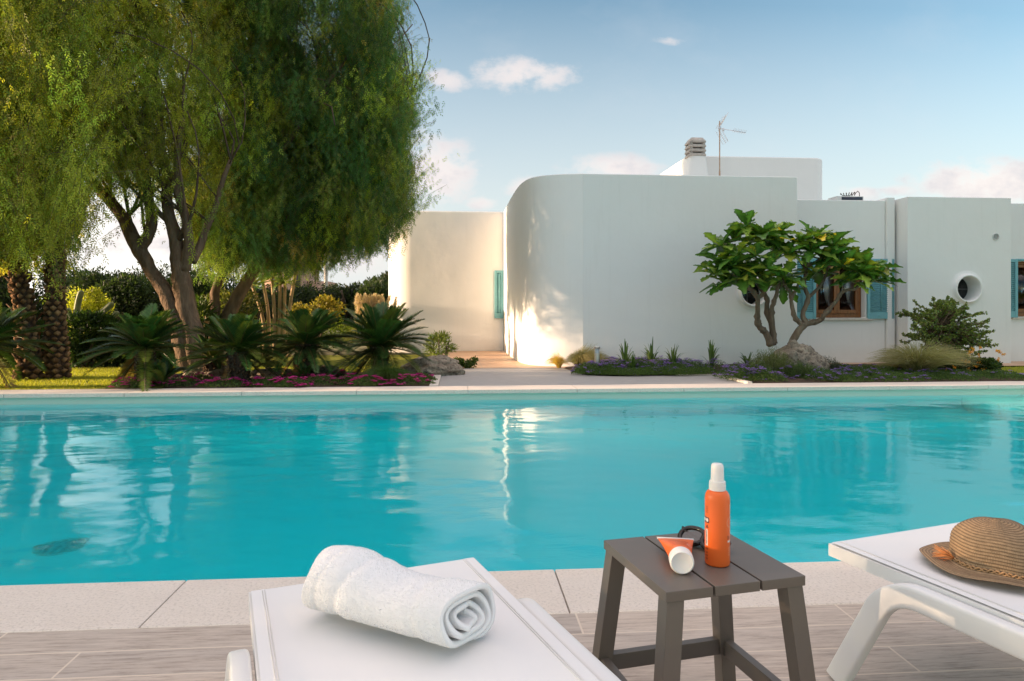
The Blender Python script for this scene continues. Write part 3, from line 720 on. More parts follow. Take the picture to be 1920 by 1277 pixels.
def lounger(M4, wd, label, drop=0.0):
    t = empty('sun_lounger', tuple(M4.translation), label, 'sun lounger')
    Ln = 1.95; H = .33
    # sling: sheet with soft sag, thick rolled side hems
    mb = MB(); nx, ny = 22, 60; V = []
    for j in range(ny + 1):
        for i in range(nx + 1):
            x = .004 + (wd - .008) * i / nx; y = .006 + (Ln - .012) * j / ny; u_ = i / nx
            sag = -.010 * math.sin(math.pi * u_) * min(1, y / .25)
            hem = .0025 * (1 if (u_ < .065 or u_ > .935) else 0)
            V.append(tuple(M4 @ Vector((x, y, H + sag + hem))))
    Fc = [(j * (nx + 1) + i, j * (nx + 1) + i + 1, (j + 1) * (nx + 1) + i + 1, (j + 1) * (nx + 1) + i) for j in range(ny) for i in range(nx)]
    mb.add(V, Fc)
    # the object keeps its own axes so that the weave runs along it
    Mi = M4.inverted(); mb.v = [np.array([tuple(Mi @ Vector(p)) for p in mb.v[0]])]
    me = mb.mesh(False); s_ = bpy.data.objects.new('sling', me); me.name = 'sling'; me.materials.append(SLING); C.objects.link(s_)
    me.polygons.foreach_set('use_smooth', np.ones(len(me.polygons), bool))
    s_.parent = t; s_.matrix_local = parent_inv(t) @ M4
    for xs_ in (.029, .034, wd - .034, wd - .029):
        mb = MB(); mb.box((xs_ - .0009, .012, H - .002), (xs_ + .0009, Ln - .012, H + .0026), M4); mb.build('seam', WMET, t, colors=False)
    # frame round the sling
    mb = MB(); e = .016; hh = .036
    for a, b_ in (((-.001, 0, H - hh), (e, Ln, H - .002)), ((wd - e, 0, H - hh), (wd + .001, Ln, H - .002))): mb.box(a, b_, M4)
    mb.box((e, -.001, H - hh), (wd - e, .02, H - .001), M4); mb.box((e, Ln - .02, H - hh), (wd - e, Ln, H - .001), M4)
    for y in (.5, 1.0, 1.5): mb.box((e, y, H - .034), (wd - e, y + .03, H - .014), M4)
    mb.build('seat_frame', WMET, t, bevel=.006, seg=3, colors=False)
    # side rails bending down into the legs
    for sx in (-1, 1):
        xo = -.027 if sx < 0 else wd + .027
        zt = H - .036
        P = [(xo, Ln * .5, zt)]
        P = [Vector((xo, 1.0, zt)), Vector((xo, .42, zt))]
        for k in range(0, 11):
            an = R(66 * k / 10); P.append(Vector((xo + sx * .006 * k / 10, .31 - .135 * math.sin(an), zt - .135 * (1 - math.cos(an)))))
        l_ = P[-1]; dr = Vector((sx * .12, -math.cos(R(66)), -math.sin(R(66)))); P.append(l_ + dr * ((l_.z - .0) / -dr.z))
        mb = MB(); mb.tube([M4 @ p for p in P], 1, 20, sq=(.040, .058))
        r = mb.build('side_rail', WMET, t, ang=50, colors=False)
        P = [Vector((xo, .99, zt)), Vector((xo, 1.6, zt)), Vector((xo, 1.68, zt - .03)), Vector((xo, 1.80, .0))]
        mb = MB(); mb.tube([M4 @ p for p in P], 1, 20, sq=(.038, .056)); mb.build('leg', WMET, t, ang=50, colors=False)
    return t
A, ex, ey, wd = frame_px((1554, 1017.8), (1820.6, 975.6), (1920, 1184), .33)
MR = mat4(A, ex, ey)
lounger(MR, wd, 'white sun lounger at the right with a straw hat lying on it')
A2, ex2, ey2, wd2 = frame_px((466.9, 1109), (888.8, 1045), (500, 1277), .33)
ML = mat4(A2, ex2, ey2)
lounger(ML, wd2, 'white sun lounger at the left with a rolled towel lying on it')

# ---------------- rolled towel
def towel():
    P1 = PZ(578, 1160, .33); P2 = PZ(852, 1236, .33)
    ax = (P2 - P1); ln = ax.length; ax.normalize(); pr = Vector((-ax.y, ax.x, 0))
    if pr.y < 0: pr = -pr
    P1 = P1 - pr * .040; P2 = P2 - pr * .040
    TM, nt, b = mat('terry_cloth')
    n1 = noise_n(nt, 330, 3, .8); n2 = noise_n(nt, 900, 2, .7)
    L(nt, MIX(nt, n1, (.85, .84, .83), (.91, .90, .895)), b.inputs['Base Color']); b.inputs['Roughness'].default_value = 1; b.inputs['Specular IOR Level'].default_value = .05
    b.inputs['Sheen Weight'].default_value = .15
    bump(nt, b, M(nt, 'ADD', n1, M(nt, 'MULTIPLY', n2, .5)), .5, .0012)
    # spiral section (outer turn first)
    turns = 3.3; ns = 360; T = .0108; prof = []
    hw, hh = .092, .060
    for i in range(ns + 1):
        f = i / ns; th = f * turns * 2 * math.pi - math.pi * .42
        k = 1 - f * .84
        c_, s_ = math.cos(th), math.sin(th); e = .93
        wob = 1 + .09 * math.sin(th * .8 + 1) * f + .05 * math.sin(2 * th + 3) * f
        prof.append(((math.copysign(abs(c_) ** e, c_) * hw * k * wob), math.copysign(abs(s_) ** e, s_) * hh * k * wob, f))
    nl = 110; V = []; 
    def centre(s_):   # roll sits fuller at the left end
        return 1 + .15 * math.exp(-((s_ - .16) / .22) ** 2) - .07 * math.exp(-((s_ - .62) / .2) ** 2)
    def pt(i, s_, off):
        x, z, f = prof[i]; a = prof[min(i + 1, ns)]; c_ = prof[max(i - 1, 0)]
        tx, tz = a[0] - c_[0], a[1] - c_[1]; l_ = math.hypot(tx, tz) or 1; nx_, nz_ = tz / l_, -tx / l_
        x -= nx_ * off * -1; z -= nz_ * off * -1
        g = centre(s_); zz = z * (g ** 1.25) ; xx = x * (1 + (g - 1) * .35)
        ends = (1 if f < .12 else 1 - 0)
        along = s_ * ln + (.012 * math.sin(f * 23) + .006 * math.sin(f * 61)) * (max(0, (s_ - .6) / .4) ** 2 - max(0, (.3 - s_) / .3) ** 2) - .0 
        zz = zz + hh * (g ** 1.25)
        zz = max(zz, .004 + .0 * off)
        p = P1 + ax * along + pr * (xx + hw * 1.0) + Vector((0, 0, zz))
        fo = .0035 * noise.noise(Vector((along * 7, xx * 9, zz * 9))) + .0009 * noise.noise(Vector((along * 60, xx * 60, zz * 60)))
        # a few long soft folds that run round the roll
        fo += -.0035 * math.exp(-((s_ - .20 - .9 * zz) / .030) ** 2) + .0012 * math.exp(-((s_ - .27 - .9 * zz) / .03) ** 2) - .0025 * math.exp(-((s_ - .08 - .4 * zz) / .02) ** 2) - .003 * math.exp(-((s_ - .80 + .5 * zz) / .04) ** 2)
        ctr = P1 + ax * along + pr * hw + Vector((0, 0, hh)); d_ = (p - ctr); d_ -= ax * d_.dot(ax)
        if f < .30 and d_.length > 1e-4: p += d_.normalized() * fo * (1 if off > 0 else .5)
        return p
    mb = MB()
    for side, off in ((0, T / 2), (1, -T / 2)):
        for i in range(ns + 1):
            for j in range(nl + 1): V.append(tuple(pt(i, j / nl, off)))
    w_ = nl + 1; n1_ = (ns + 1) * w_; Fc = []
    for i in range(ns):
        for j in range(nl):
            a = i * w_ + j; Fc.append((a, a + 1, a + w_ + 1, a + w_)); a += n1_; Fc.append((a, a + w_, a + w_ + 1, a + 1))
    for i in range(ns):
        for j in (0, nl):
            a = i * w_ + j; q = (a, a + w_, a + w_ + n1_, a + n1_); Fc.append(q if j == 0 else q[::-1])
    for i in (0, ns):
        for j in range(nl):
            a = i * w_ + j; q = (a, a + 1, a + 1 + n1_, a + n1_); Fc.append(q[::-1] if i == 0 else q)
    mb.add(V, Fc)
    # loops of pile standing off the outer turn
    rg = np.random.default_rng(2); Vn = np.array(V[:n1_]).reshape(ns + 1, w_, 3); Vi = np.array(V[n1_:]).reshape(ns + 1, w_, 3)
    n = 60000; ii = rg.integers(0, int(ns * .34), n); jj = rg.integers(0, nl, n); fa, fb = rg.random((n, 1)), rg.random((n, 1))
    P = Vn[ii, jj] * (1 - fa) * (1 - fb) + Vn[ii + 1, jj] * fa * (1 - fb) + Vn[ii, jj + 1] * (1 - fa) * fb + Vn[ii + 1, jj + 1] * fa * fb
    D = unit(Vn[ii, jj] - Vi[ii, jj]) + rg.normal(0, .55, (n, 3)); D = unit(D); S = unit(np.cross(D, rg.normal(0, 1, (n, 3))))
    diamonds(mb, P, D, S, rg.uniform(.0010, .0026, n), .0011, (1, 1, 1))
    o = mb.build('towel', TM, smooth=True, colors=False); tag(o, 'rolled white terry towel lying on the left lounger', 'towel')
towel()

# ---------------- side table
def table():
    ZT = .42
    A = PZ(1128.7, 1012.8, ZT); B = PZ(1249.5, 1110.7, ZT); Cc = PZ(1510.7, 1079.4, ZT)
    ex = (Cc - B).normalized(); ey = Vector((-ex.y, ex.x, 0)); w_ = (Cc - B).length; d = (A - B).length
    M4 = mat4(B, ex, ey)
    t = empty('side_table', tuple(M4.translation), 'small taupe slatted side table between the two loungers', 'side table')
    tm = simple('taupe_powder_coat', (.135, .112, .092), .42, .06, 6, .12, .0006, 500)
    g = .005; bw = (w_ - 2 * g) / 3
    for k in range(3):
        mb = MB(); mb.box((k * (bw + g), 0, ZT - .022), (k * (bw + g) + bw, d, ZT), M4); mb.build('slat', tm, t, bevel=.0018, seg=2, colors=False)
    for y_ in (.03, d - .06): mb = MB(); mb.box((.03, y_, ZT - .030), (w_ - .03, y_ + .03, ZT - .0225), M4); mb.build('top_brace', tm, t, colors=False)
    spl = .042; s_ = .020
    def legc(cx, cy, z):
        f = 1 - z / (ZT - .022)
        return Vector((cx + (-1 if cx < w_ / 2 else 1) * spl * f, cy + (-1 if cy < d / 2 else 1) * spl * .75 * f, z))
    cs = [(.024, .024), (w_ - .024, .024), (w_ - .024, d - .024), (.024, d - .024)]
    for cx, cy in cs:
        mb = MB(); V = []
        for z in (0, ZT - .0225):
            c = legc(cx, cy, z)
            for dx, dy in ((-s_, -s_), (s_, -s_), (s_, s_), (-s_, s_)): V.append(tuple(M4 @ (c + Vector((dx, dy, 0)))))
        mb.add(V, [(0, 3, 2, 1), (4, 5, 6, 7), (0, 1, 5, 4), (1, 2, 6, 5), (2, 3, 7, 6), (3, 0, 4, 7)]); mb.build('leg', tm, t, bevel=.002, seg=2, colors=False)
    for i in range(4):
        a, b_ = cs[i], cs[(i + 1) % 4]; z = .115; p, q = legc(*a, z), legc(*b_, z); dr = (q - p).normalized()
        nrm = Vector((-dr.y, dr.x, 0)) * .011; p += dr * .019; q -= dr * .019; V = []
        for pp in (p, q):
            for n_, zz in ((-1, -.02), (1, -.02), (1, .02), (-1, .02)): V.append(tuple(M4 @ (pp + nrm * n_ + Vector((0, 0, zz)))))
        mb = MB(); mb.add(V, [(0, 1, 2, 3), (7, 6, 5, 4), (0, 4, 5, 1), (1, 5, 6, 2), (2, 6, 7, 3), (3, 7, 4, 0)]); mb.build('stretcher', tm, t, bevel=.0015, seg=2, colors=False)
    return M4, ZT
MT, ZT = table()
# ---------------- spray bottle
ORANGE, nt, b = mat('orange_plastic'); L(nt, ramp(nt, noise_n(nt, 20, 3, .5), [(.3, (.80, .135, .018)), (.7, (.84, .15, .022))]), b.inputs['Base Color']); b.inputs['Roughness'].default_value = .38
WPL, nt, b = mat('white_plastic'); b.inputs['Base Color'].default_value = (.80, .77, .73, 1); b.inputs['Roughness'].default_value = .35; b.inputs['Subsurface Weight'].default_value = .1; b.inputs['Subsurface Scale'].default_value = .01
INKD = simple('dark_ink', (.05, .03, .03), .5, 0, bs=0); INKW = simple('white_ink', (.80, .66, .60), .5, 0, bs=0); INKP = simple('pale_orange_ink', (.86, .36, .20), .5, 0, bs=0); INKR = simple('brown_ink', (.36, .07, .02), .5, 0, bs=0)
def bottle():
    p = PZ(1345, 1057, ZT); M4 = Matrix.Translation(p); H = .17; r = .0278
    t = empty('spray_bottle', tuple(p), 'upright orange sun spray bottle with a white cap, on the slatted table', 'bottle')
    mb = MB(); pr = [(r - .003, .0004), (r - .0008, .002), (r, .005), (r, H - .022)] + [(r - .0105 * (1 - math.cos(R(a))), H - .022 + .020 * math.sin(R(a))) for a in range(10, 91, 10)] + [(.0168, H)]
    mb.lathe(pr, 64, M4); body = mb.build('bottle_body', ORANGE, t, ang=50, colors=False)
    mb = MB(); pr = [(.0182, H - .0012), (.0186, H + .001), (.0184, H + .010), (.0180, H + .0188), (.0150, H + .0198), (.0147, H + .022), (.0140, H + .050), (.0132, H + .055), (.0110, H + .0582), (.007, H + .0592), (.001, H + .0595)]
    mb.lathe(pr, 48, M4); mb.lathe([(.0188, H + .0088), (.0191, H + .0095), (.0188, H + .0102)], 48, M4); mb.build('cap', WPL, t, ang=35, colors=False)
    # printed marks wrapped round the body. angle 0 looks at the camera, negative is to the left
    toc = math.atan2(-p.y, -p.x)
    def patch(a0, a1, z0, z1, dr=.00025, mbx=None):
        V = []; n = max(2, int(abs(a1 - a0) / 4) + 1)
        for i in range(n + 1):
            a = toc + R(a0 + (a1 - a0) * i / n)
            for z in (z0, z1): V.append((p.x + (r + dr) * math.cos(a), p.y + (r + dr) * math.sin(a), p.z + z))
        mbx.add(V, [(2 * i, 2 * i + 2, 2 * i + 3, 2 * i + 1) for i in range(n)])
    def disc(ac, zc, rr, dr, mbx=None, inner=0, sq=False, n=24):
        V = []; Fc = []
        for i in range(n):
            th = 2 * math.pi * i / n; c_, s_ = math.cos(th), math.sin(th)
            if sq: e = .3; c_ = math.copysign(abs(c_) ** e, c_); s_ = math.copysign(abs(s_) ** e, s_)
            for q in (inner, rr):
                a = toc + R(ac) + q * c_ / r; V.append((p.x + (r + dr) * math.cos(a), p.y + (r + dr) * math.sin(a), p.z + zc + q * s_))
        for i in range(n): j = (i + 1) % n; Fc.append((2 * i, 2 * i + 1, 2 * j + 1, 2 * j))
        mbx.add(V, Fc)
    sgn = -1     # screen left is a negative turn
    # in this frame turning clockwise (seen from above) moves to the left on the picture
    def A_(d): return d * sgn
    def one(name, m_, fn, *a, **k):
        mb = MB(); fn(*a, mbx=mb, **k); mb.build(name, m_, t, colors=False)
    one('label', INKW, patch, A_(66), A_(48), .045, .082)
    rg = random.Random(3); mb = MB(); z = .047
    while z < .0805: h = rg.choice([.0005, .0009, .0013]); patch(A_(64), A_(53), z, z + h, .0004, mb); z += h + rg.choice([.0006, .0009])
    tag(mb.build('barcode', INKD, t, colors=False))
    for zc in (.038, .030, .023, .016):     # small icons and a column of tiny print below
        one('icon', INKD, patch, A_(55), A_(50), zc - .0022, zc + .0016, .0003); one('icon', INKD, patch, A_(64), A_(60), zc - .0015, zc + .001, .0003)
    for ac in (52, 73):
        one('badge', INKD, disc, A_(ac), .103, .0062, .0003, sq=True); one('badge', INKW, disc, A_(ac), .103, .0042, .00045)
    mb = MB()
    for k in range(3):
        a0 = k * 120 + 90
        for s_ in range(3):
            f = s_ / 3; q0 = (math.cos(R(a0)), math.sin(R(a0))); q1 = (math.cos(R(a0 + 120)), math.sin(R(a0 + 120)))
            disc(A_(52) + math.degrees((q0[0] * (1 - f) + q1[0] * f) * .0035 / r), .088 + (q0[1] * (1 - f) + q1[1] * f) * .0035, .0012, .0003, mb, n=8)
    mb.build('recycling_mark', INKD, t, colors=False)
    one('printed_bar', INKW, patch, A_(-52), A_(-72), .0555, .060, .0003)
    for q in range(3): one('printed_line', INKR, patch, A_(-50), A_(-66), .063 + q * .0028, .0645 + q * .0028, .0003)
    for q in range(4): one('printed_line', INKR, patch, A_(60), A_(46), .120 + q * .004, .1215 + q * .004, .0003)
    one('printed_ring', INKP, disc, A_(-72), .100, .0125, .0003, inner=.0110)
    for q in range(4): one('printed_line', INKP, patch, A_(-56), A_(-74), .042 - q * .005, .0435 - q * .005, .0003)
    one('printed_word', INKP, patch, A_(-66), A_(-82), .128, .140, .0003)
bottle()
# ---------------- sunscreen tube lying on its side
def tube_():
    a = PZ(1279, 1079, ZT); c = PZ(1263, 1017, ZT)       # near end of the cap, crimped far end
    ax = (c - a).normalized(); r = .0265; side = Vector((ax.y, -ax.x, 0))
    t = empty('sunscreen_tube', tuple(a), 'orange sunscreen tube lying on the table with its white cap towards the viewer', 'tube')
    Ln = .165; capL = .030; mb = MB(); n = 40
    up = Vector((0, 0, 1))
    def ring(s_, hw, hh, zc): return [tuple(a + ax * s_ + side * hw * math.cos(2 * math.pi * k / n) + up * (zc + hh * math.sin(2 * math.pi * k / n))) for k in range(n)]
    V = []; cnt = 0
    for i in range(15):
        f = i / 14; g = f ** 1.25; V += ring(capL + f * (Ln - capL), r * .93 * (1 - g) + .043 * g, r * .93 * (1 - g) + .0012 * g, r + .002 - g * .004 + .0); cnt += 1
    Fc = [(i * n + k, i * n + (k + 1) % n, (i + 1) * n + (k + 1) % n, (i + 1) * n + k) for i in range(cnt - 1) for k in range(n)]
    mb.add(V, Fc); body = mb.build('tube_body', ORANGE, t, ang=60, colors=False)
    mb = MB(); p = a + ax * (Ln + .006) + up * (r - .002)
    mb.box((-.0435, -.009, -.0012), (.0435, .001, .0012), mat4(p, side, ax) @ Matrix.Identity(4)); 
    for v_ in mb.v: v_[:, 2] += p.z
    mb.build('crimp', WPL, t, colors=False)
    mb = MB(); V = []; prof = [(0.00001, .0012), (r * .80, .0012), (r * .86, .0), (r * .95, .0015), (r, .005), (r * 1.0, capL - .001), (r * .94, capL)]
    for q, s_ in prof: V += ring(s_, q, q, r + .0005)
    m = len(prof); mb.add(V, [(i * n + k, i * n + (k + 1) % n, (i + 1) * n + (k + 1) % n, (i + 1) * n + k) for i in range(m - 1) for k in range(n)])
    mb.build('cap', WPL, t, ang=40, colors=False)
    # print on the upper side: rows of small words and a pale badge
    mb = MB(); mw_ = MB(); rg = random.Random(5)
    def onsurf(s_, ang, dr=.0005):
        f = max(0, min(1, (s_ - capL) / (Ln - capL))); g = f ** 1.25; hw = r * .93 * (1 - g) + .043 * g + dr; hh = r * .93 * (1 - g) + .0012 * g + dr; zc = r + .002 - g * .004
        return tuple(a + ax * s_ + side * hw * math.cos(ang) + up * (zc + hh * math.sin(ang)))
    for row in range(5):
        s0 = .052 + row * .014; an = R(48)
        while an < R(128):
            w_ = R(rg.uniform(3, 8)); h_ = .005 if row == 4 else .0028
            mb.add([onsurf(s0, an), onsurf(s0, an + w_), onsurf(s0 + h_, an + w_), onsurf(s0 + h_, an)], [(0, 1, 2, 3)]); an += w_ + R(3)
    mb.build('print', INKR, t, colors=False)
    for k in range(16):
        t0, t1 = 2 * math.pi * k / 16, 2 * math.pi * (k + 1) / 16
        mw_.add([onsurf(.078 + q * math.sin(z), R(38) + q * math.cos(z) / r * .8, .0009) for q, z in ((.0075, t0), (.0095, t0), (.0095, t1), (.0075, t1))], [(0, 1, 2, 3)])
    mw_.build('print', INKW, t, colors=False)
tube_()
# ---------------- sunglasses
def glasses():
    p = PZ(1312, 1030, ZT + .0); blk, nt, b = mat('black_acetate'); b.inputs['Base Color'].default_value = (.012, .009, .008, 1); b.inputs['Roughness'].default_value = .12
    ln, nt, b = mat('smoked_lens'); nt.nodes.remove(b); tp = N(nt, 'ShaderNodeBsdfTransparent'); tp.inputs[0].default_value = (.06, .08, .08, 1); gg = N(nt, 'ShaderNodeBsdfGlossy', inp={'Roughness': .03}); mx = N(nt, 'ShaderNodeMixShader', inp={0: .14})
    L(nt, tp.outputs[0], mx.inputs[1]); L(nt, gg.outputs[0], mx.inputs[2]); L(nt, mx.outputs[0], nt.nodes['Material Output'].inputs[0])
    t = empty('sunglasses', tuple(p), 'folded black sunglasses standing on the table between the tube and the orange bottle', 'sunglasses')
    # local x along the brow line, local y up the lens, z out of the lens
    e1 = (PD(1345, 1030, 1.62) - PD(1285, 1005, 1.70)).normalized(); 
    e1 = Vector((.66, -.74, -.06)).normalized(); nrm = Vector((-.50, -.40, .76)); nrm = (nrm - e1 * nrm.dot(e1)).normalized(); e2 = nrm.cross(e1)
    if e2.z < 0: e2 = -e2
    o = PZ(1297, 1004, ZT + .024)
    def W(x, y, z=0): return tuple(o + e1 * x + e2 * y + nrm * z)
    fr = MB(); 
    for cx in (0, .060):
        rim = []; V = [W(cx, 0, .001)]; n = 36
        for k in range(n):
            a = 2 * math.pi * k / n; x = cx + .031 * math.copysign(abs(math.cos(a)) ** .85, math.cos(a)); y = .0225 * math.copysign(abs(math.sin(a)) ** .85, math.sin(a)) + .002 * math.cos(a) * (1 if cx == 0 else -1)
            bow = -.004 * ((x - .033) / .06) ** 2
            rim.append(W(x, y, bow)); V.append(W(x, y, bow))
        fr.tube(rim + rim[:2], .0058, 10, cap=False)
        mb = MB(); mb.add(V, [(0, 1 + k, 1 + (k + 1) % n) for k in range(n)]); mb.build('lens', ln, t, smooth=True, colors=False)
    fr.tube([W(.026, .007), W(.033, .010, .002), W(.034, .007)], .0035, 8)
    fr.build('frame', blk, t, ang=60, colors=False)
    for cx, s_, zz in ((-.031, 1, -.007), (.090, -1, -.013)):
        mb = MB(); P = [W(cx, .012, -.003), W(cx + s_ * .004, .011, zz), W(cx + s_ * .05, .004, zz - .004), W(cx + s_ * .09, -.004, zz - .006), W(cx + s_ * .118, -.016, zz - .006)]
        mb.tube([tuple(v_) for v_ in catmull(P, 5)], 1, 10, sq=(.006, .014)); mb.build('temple', blk, t, ang=60, colors=False)
glasses()
# ---------------- straw hat
def hat():
    o = PZ(1868, 1060, .335); o.z = .334
    SM_, nt, b = mat('straw'); a_ = nt.nodes.new('ShaderNodeAttribute'); a_.attribute_name = 'Col'
    n = noise_n(nt, 90, 4, .7); c = MIX(nt, 1, a_.outputs[0], MIX(nt, n, (.8, .76, .7), (1.5, 1.46, 1.4)), 'MULTIPLY'); L(nt, c, b.inputs['Base Color']); b.inputs['Roughness'].default_value = .75; b.inputs['Specular IOR Level'].default_value = .25
    tr_ = nt.nodes.new('ShaderNodeBsdfTranslucent'); L(nt, c, tr_.inputs[0]); mx = nt.nodes.new('ShaderNodeMixShader'); mx.inputs[0].default_value = .12; L(nt, b.outputs[0], mx.inputs[1]); L(nt, tr_.outputs[0], mx.inputs[2]); L(nt, mx.outputs[0], nt.nodes['Material Output'].inputs[0])
    t = empty('straw_hat', tuple(o), 'brown woven straw hat with a floppy brim and braided band, on the right lounger', 'hat')
    seg = 240
    def strip(prof, wavef, rows, amp, name):
        # resample the profile so that each plait row becomes a rounded ridge
        L_ = [0]
        for i in range(1, len(prof)): L_.append(L_[-1] + math.dist(prof[i], prof[i - 1]))
        m = rows * 6; V = []; col = []
        for i in range(m + 1):
            s_ = L_[-1] * i / m; k = max(j for j in range(len(L_)) if L_[j] <= s_ + 1e-9); k = min(k, len(prof) - 2); f = (s_ - L_[k]) / (L_[k + 1] - L_[k])
            r0 = prof[k][0] * (1 - f) + prof[k + 1][0] * f; z0 = prof[k][1] * (1 - f) + prof[k + 1][1] * f
            tx, tz = prof[k + 1][0] - prof[k][0], prof[k + 1][1] - prof[k][1]; l_ = math.hypot(tx, tz); nx, nz = -tz / l_, tx / l_
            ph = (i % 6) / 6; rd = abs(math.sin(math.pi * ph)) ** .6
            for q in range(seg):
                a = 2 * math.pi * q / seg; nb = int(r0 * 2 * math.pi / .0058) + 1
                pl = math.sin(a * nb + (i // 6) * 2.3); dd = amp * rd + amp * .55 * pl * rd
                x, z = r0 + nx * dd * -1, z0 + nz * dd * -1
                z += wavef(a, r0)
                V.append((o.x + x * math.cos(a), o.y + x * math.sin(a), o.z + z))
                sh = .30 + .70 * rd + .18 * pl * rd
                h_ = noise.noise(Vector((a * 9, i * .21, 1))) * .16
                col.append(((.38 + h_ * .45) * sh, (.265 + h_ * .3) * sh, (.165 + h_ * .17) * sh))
        Fc = [(i * seg + k, (i + 1) * seg + k, (i + 1) * seg + (k + 1) % seg, i * seg + (k + 1) % seg) for i in range(m) for k in range(seg)]
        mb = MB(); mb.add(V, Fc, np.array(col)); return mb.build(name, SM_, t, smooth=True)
    RC = .104; HC = .118
    crown = [(.0015, HC + .004)] + [(RC * .985 * math.sin(R(a)) ** .85, .048 + (HC - .048) * math.cos(R(a)) ** .80) for a in range(8, 88, 6)] + [(RC * .995, .040), (RC, .022), (RC * 1.01, .008)]
    wob = lambda a, r_: (.004 * math.sin(2 * a + 1) + .003 * math.sin(5 * a)) * (r_ / .1) * .7
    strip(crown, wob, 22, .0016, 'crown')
    brim = [(RC * 1.01, .008), (.118, .003), (.135, .003), (.155, .006), (.172, .004)]
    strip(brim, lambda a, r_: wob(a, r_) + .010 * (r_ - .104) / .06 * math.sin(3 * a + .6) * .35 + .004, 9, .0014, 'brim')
    # braided band
    mb = MB()
    for ph in (0, 2.1, 4.2):
        P = []
        for i in range(241):
            a = 2 * math.pi * i / 240; q = a * 52 + ph; rr = RC * 1.015 + .002 + .0018 * math.cos(q); P.append((o.x + rr * math.cos(a), o.y + rr * math.sin(a), o.z + .013 + .0038 * math.sin(q * .5 + ph) + wob(a, RC)))
        mb.tube(P, .0023, 6, col=(.42, .26, .14), cap=False)
    mb.build('band', SM_, t, smooth=True)
    # raffia tuft tied to the band at the left
    rg = random.Random(8); a0 = PZ(1776, 1034, .37); dirx = (PZ(1742, 1030, .37) - a0).normalized(); a0 = Vector((a0.x, a0.y, .362)); mb = MB()
    hc = Vector((o.x, o.y, 0)); dd = (Vector((a0.x, a0.y, 0)) - hc).normalized(); a0 = Vector((o.x + dd.x * RC * 1.04, o.y + dd.y * RC * 1.04, o.z + .020))
    for k in range(46):
        d_ = (dirx + Vector((rg.uniform(-.25, .25), rg.uniform(-.3, .45), rg.uniform(-.25, .55)))).normalized(); l_ = rg.uniform(.02, .052)
        cu = Vector((rg.uniform(-.01, .01), rg.uniform(-.01, .01), rg.uniform(-.004, .012)))
        c_ = rg.choice([(.72, .23, .06), (.62, .30, .12), (.80, .34, .12), (.35, .16, .07)])
        P = [a0, a0 + d_ * l_ * .5 + cu * .6, a0 + d_ * l_ + cu]
        mb.tube([tuple(x) for x in P], [.0011, .0009, .0004], 4, col=c_)
    mb.build('raffia_tuft', SM_, t)
hat()
# ---------------- pool fittings
def fitting(px, py, dep, name, label):
    s = PZ(px, py, WZ); v_ = (s - Vector((0, 0, CH))).normalized(); nrm = Vector((0, 0, 1)); ci = -v_.z; eta = 1 / 1.333; k = 1 - eta * eta * (1 - ci * ci); rd = v_ * eta + nrm * (eta * ci - math.sqrt(k))
    p = s + rd * ((-1.45 - s.z) / rd.z); t = empty(name, (p.x, p.y, -1.45), label, 'pool drain', 'drains in the pool floor')
    wp = simple('drain_ring', (.50, .55, .52), .4, .1); dk = simple('drain_slots', (.14, .36, .40), .6, .1)
    M4 = Matrix.Translation((p.x, p.y, -1.45))
    mb = MB(); mb.lathe([(.14, .0), (.14, .010), (.13, .016), (.115, .010), (.115, .001)], 40, M4, cap=False); mb.build('ring', wp, t, ang=40, colors=False)
    mb = MB(); mb.lathe([(.001, .003), (.114, .003)], 36, M4, cap=False); mb.build('grating', simple('drain_plate', (.25, .62, .66), .5, .1), t, colors=False)
    for r_, n in ((.035, 6), (.063, 10), (.091, 14)):
        for k in range(n): mb = MB(); mb.box((r_ - .009, -.006, .004), (r_ + .011, .006, .0075), M4 @ Matrix.Rotation(2 * math.pi * k / n, 4, 'Z')); mb.build('slot', dk, t, colors=False)
fitting(118, 1023, 1.3, 'pool_drain', 'round pool drain under the clear water at the lower left')
fitting(1015, 759.5, 1.3, 'pool_drain', 'round pool drain seen far off near the opposite pool wall')
# ================================================================= PLANTS
LEAF = leafmat('foliage', trans=.42)
LEAFG = leafmat('glossy_foliage', trans=.22, rough=.38, spec=.5)
BARK = attrmat('bark', .9, 1.0, 9, .06, .2, stretch=(2.2, 2.2, .45), nvar=.5)
FLOW = leafmat('petals', trans=.3, rough=.7)
def vcol(rg, n, a, b, jit=.12):
    t = rg.random((n, 1)); c = np.array(a) * (1 - t) + np.array(b) * t
    return c * (1 + rg.normal(0, jit, (n, 1))).clip(.4, 1.8)
def blob(rg, n, c, r, shell=.55):
    d = unit(rg.normal(0, 1, (n, 3))); q = (shell + (1 - shell) * rg.random((n, 1))) ; return np.array(c) + d * q * np.array(r), d

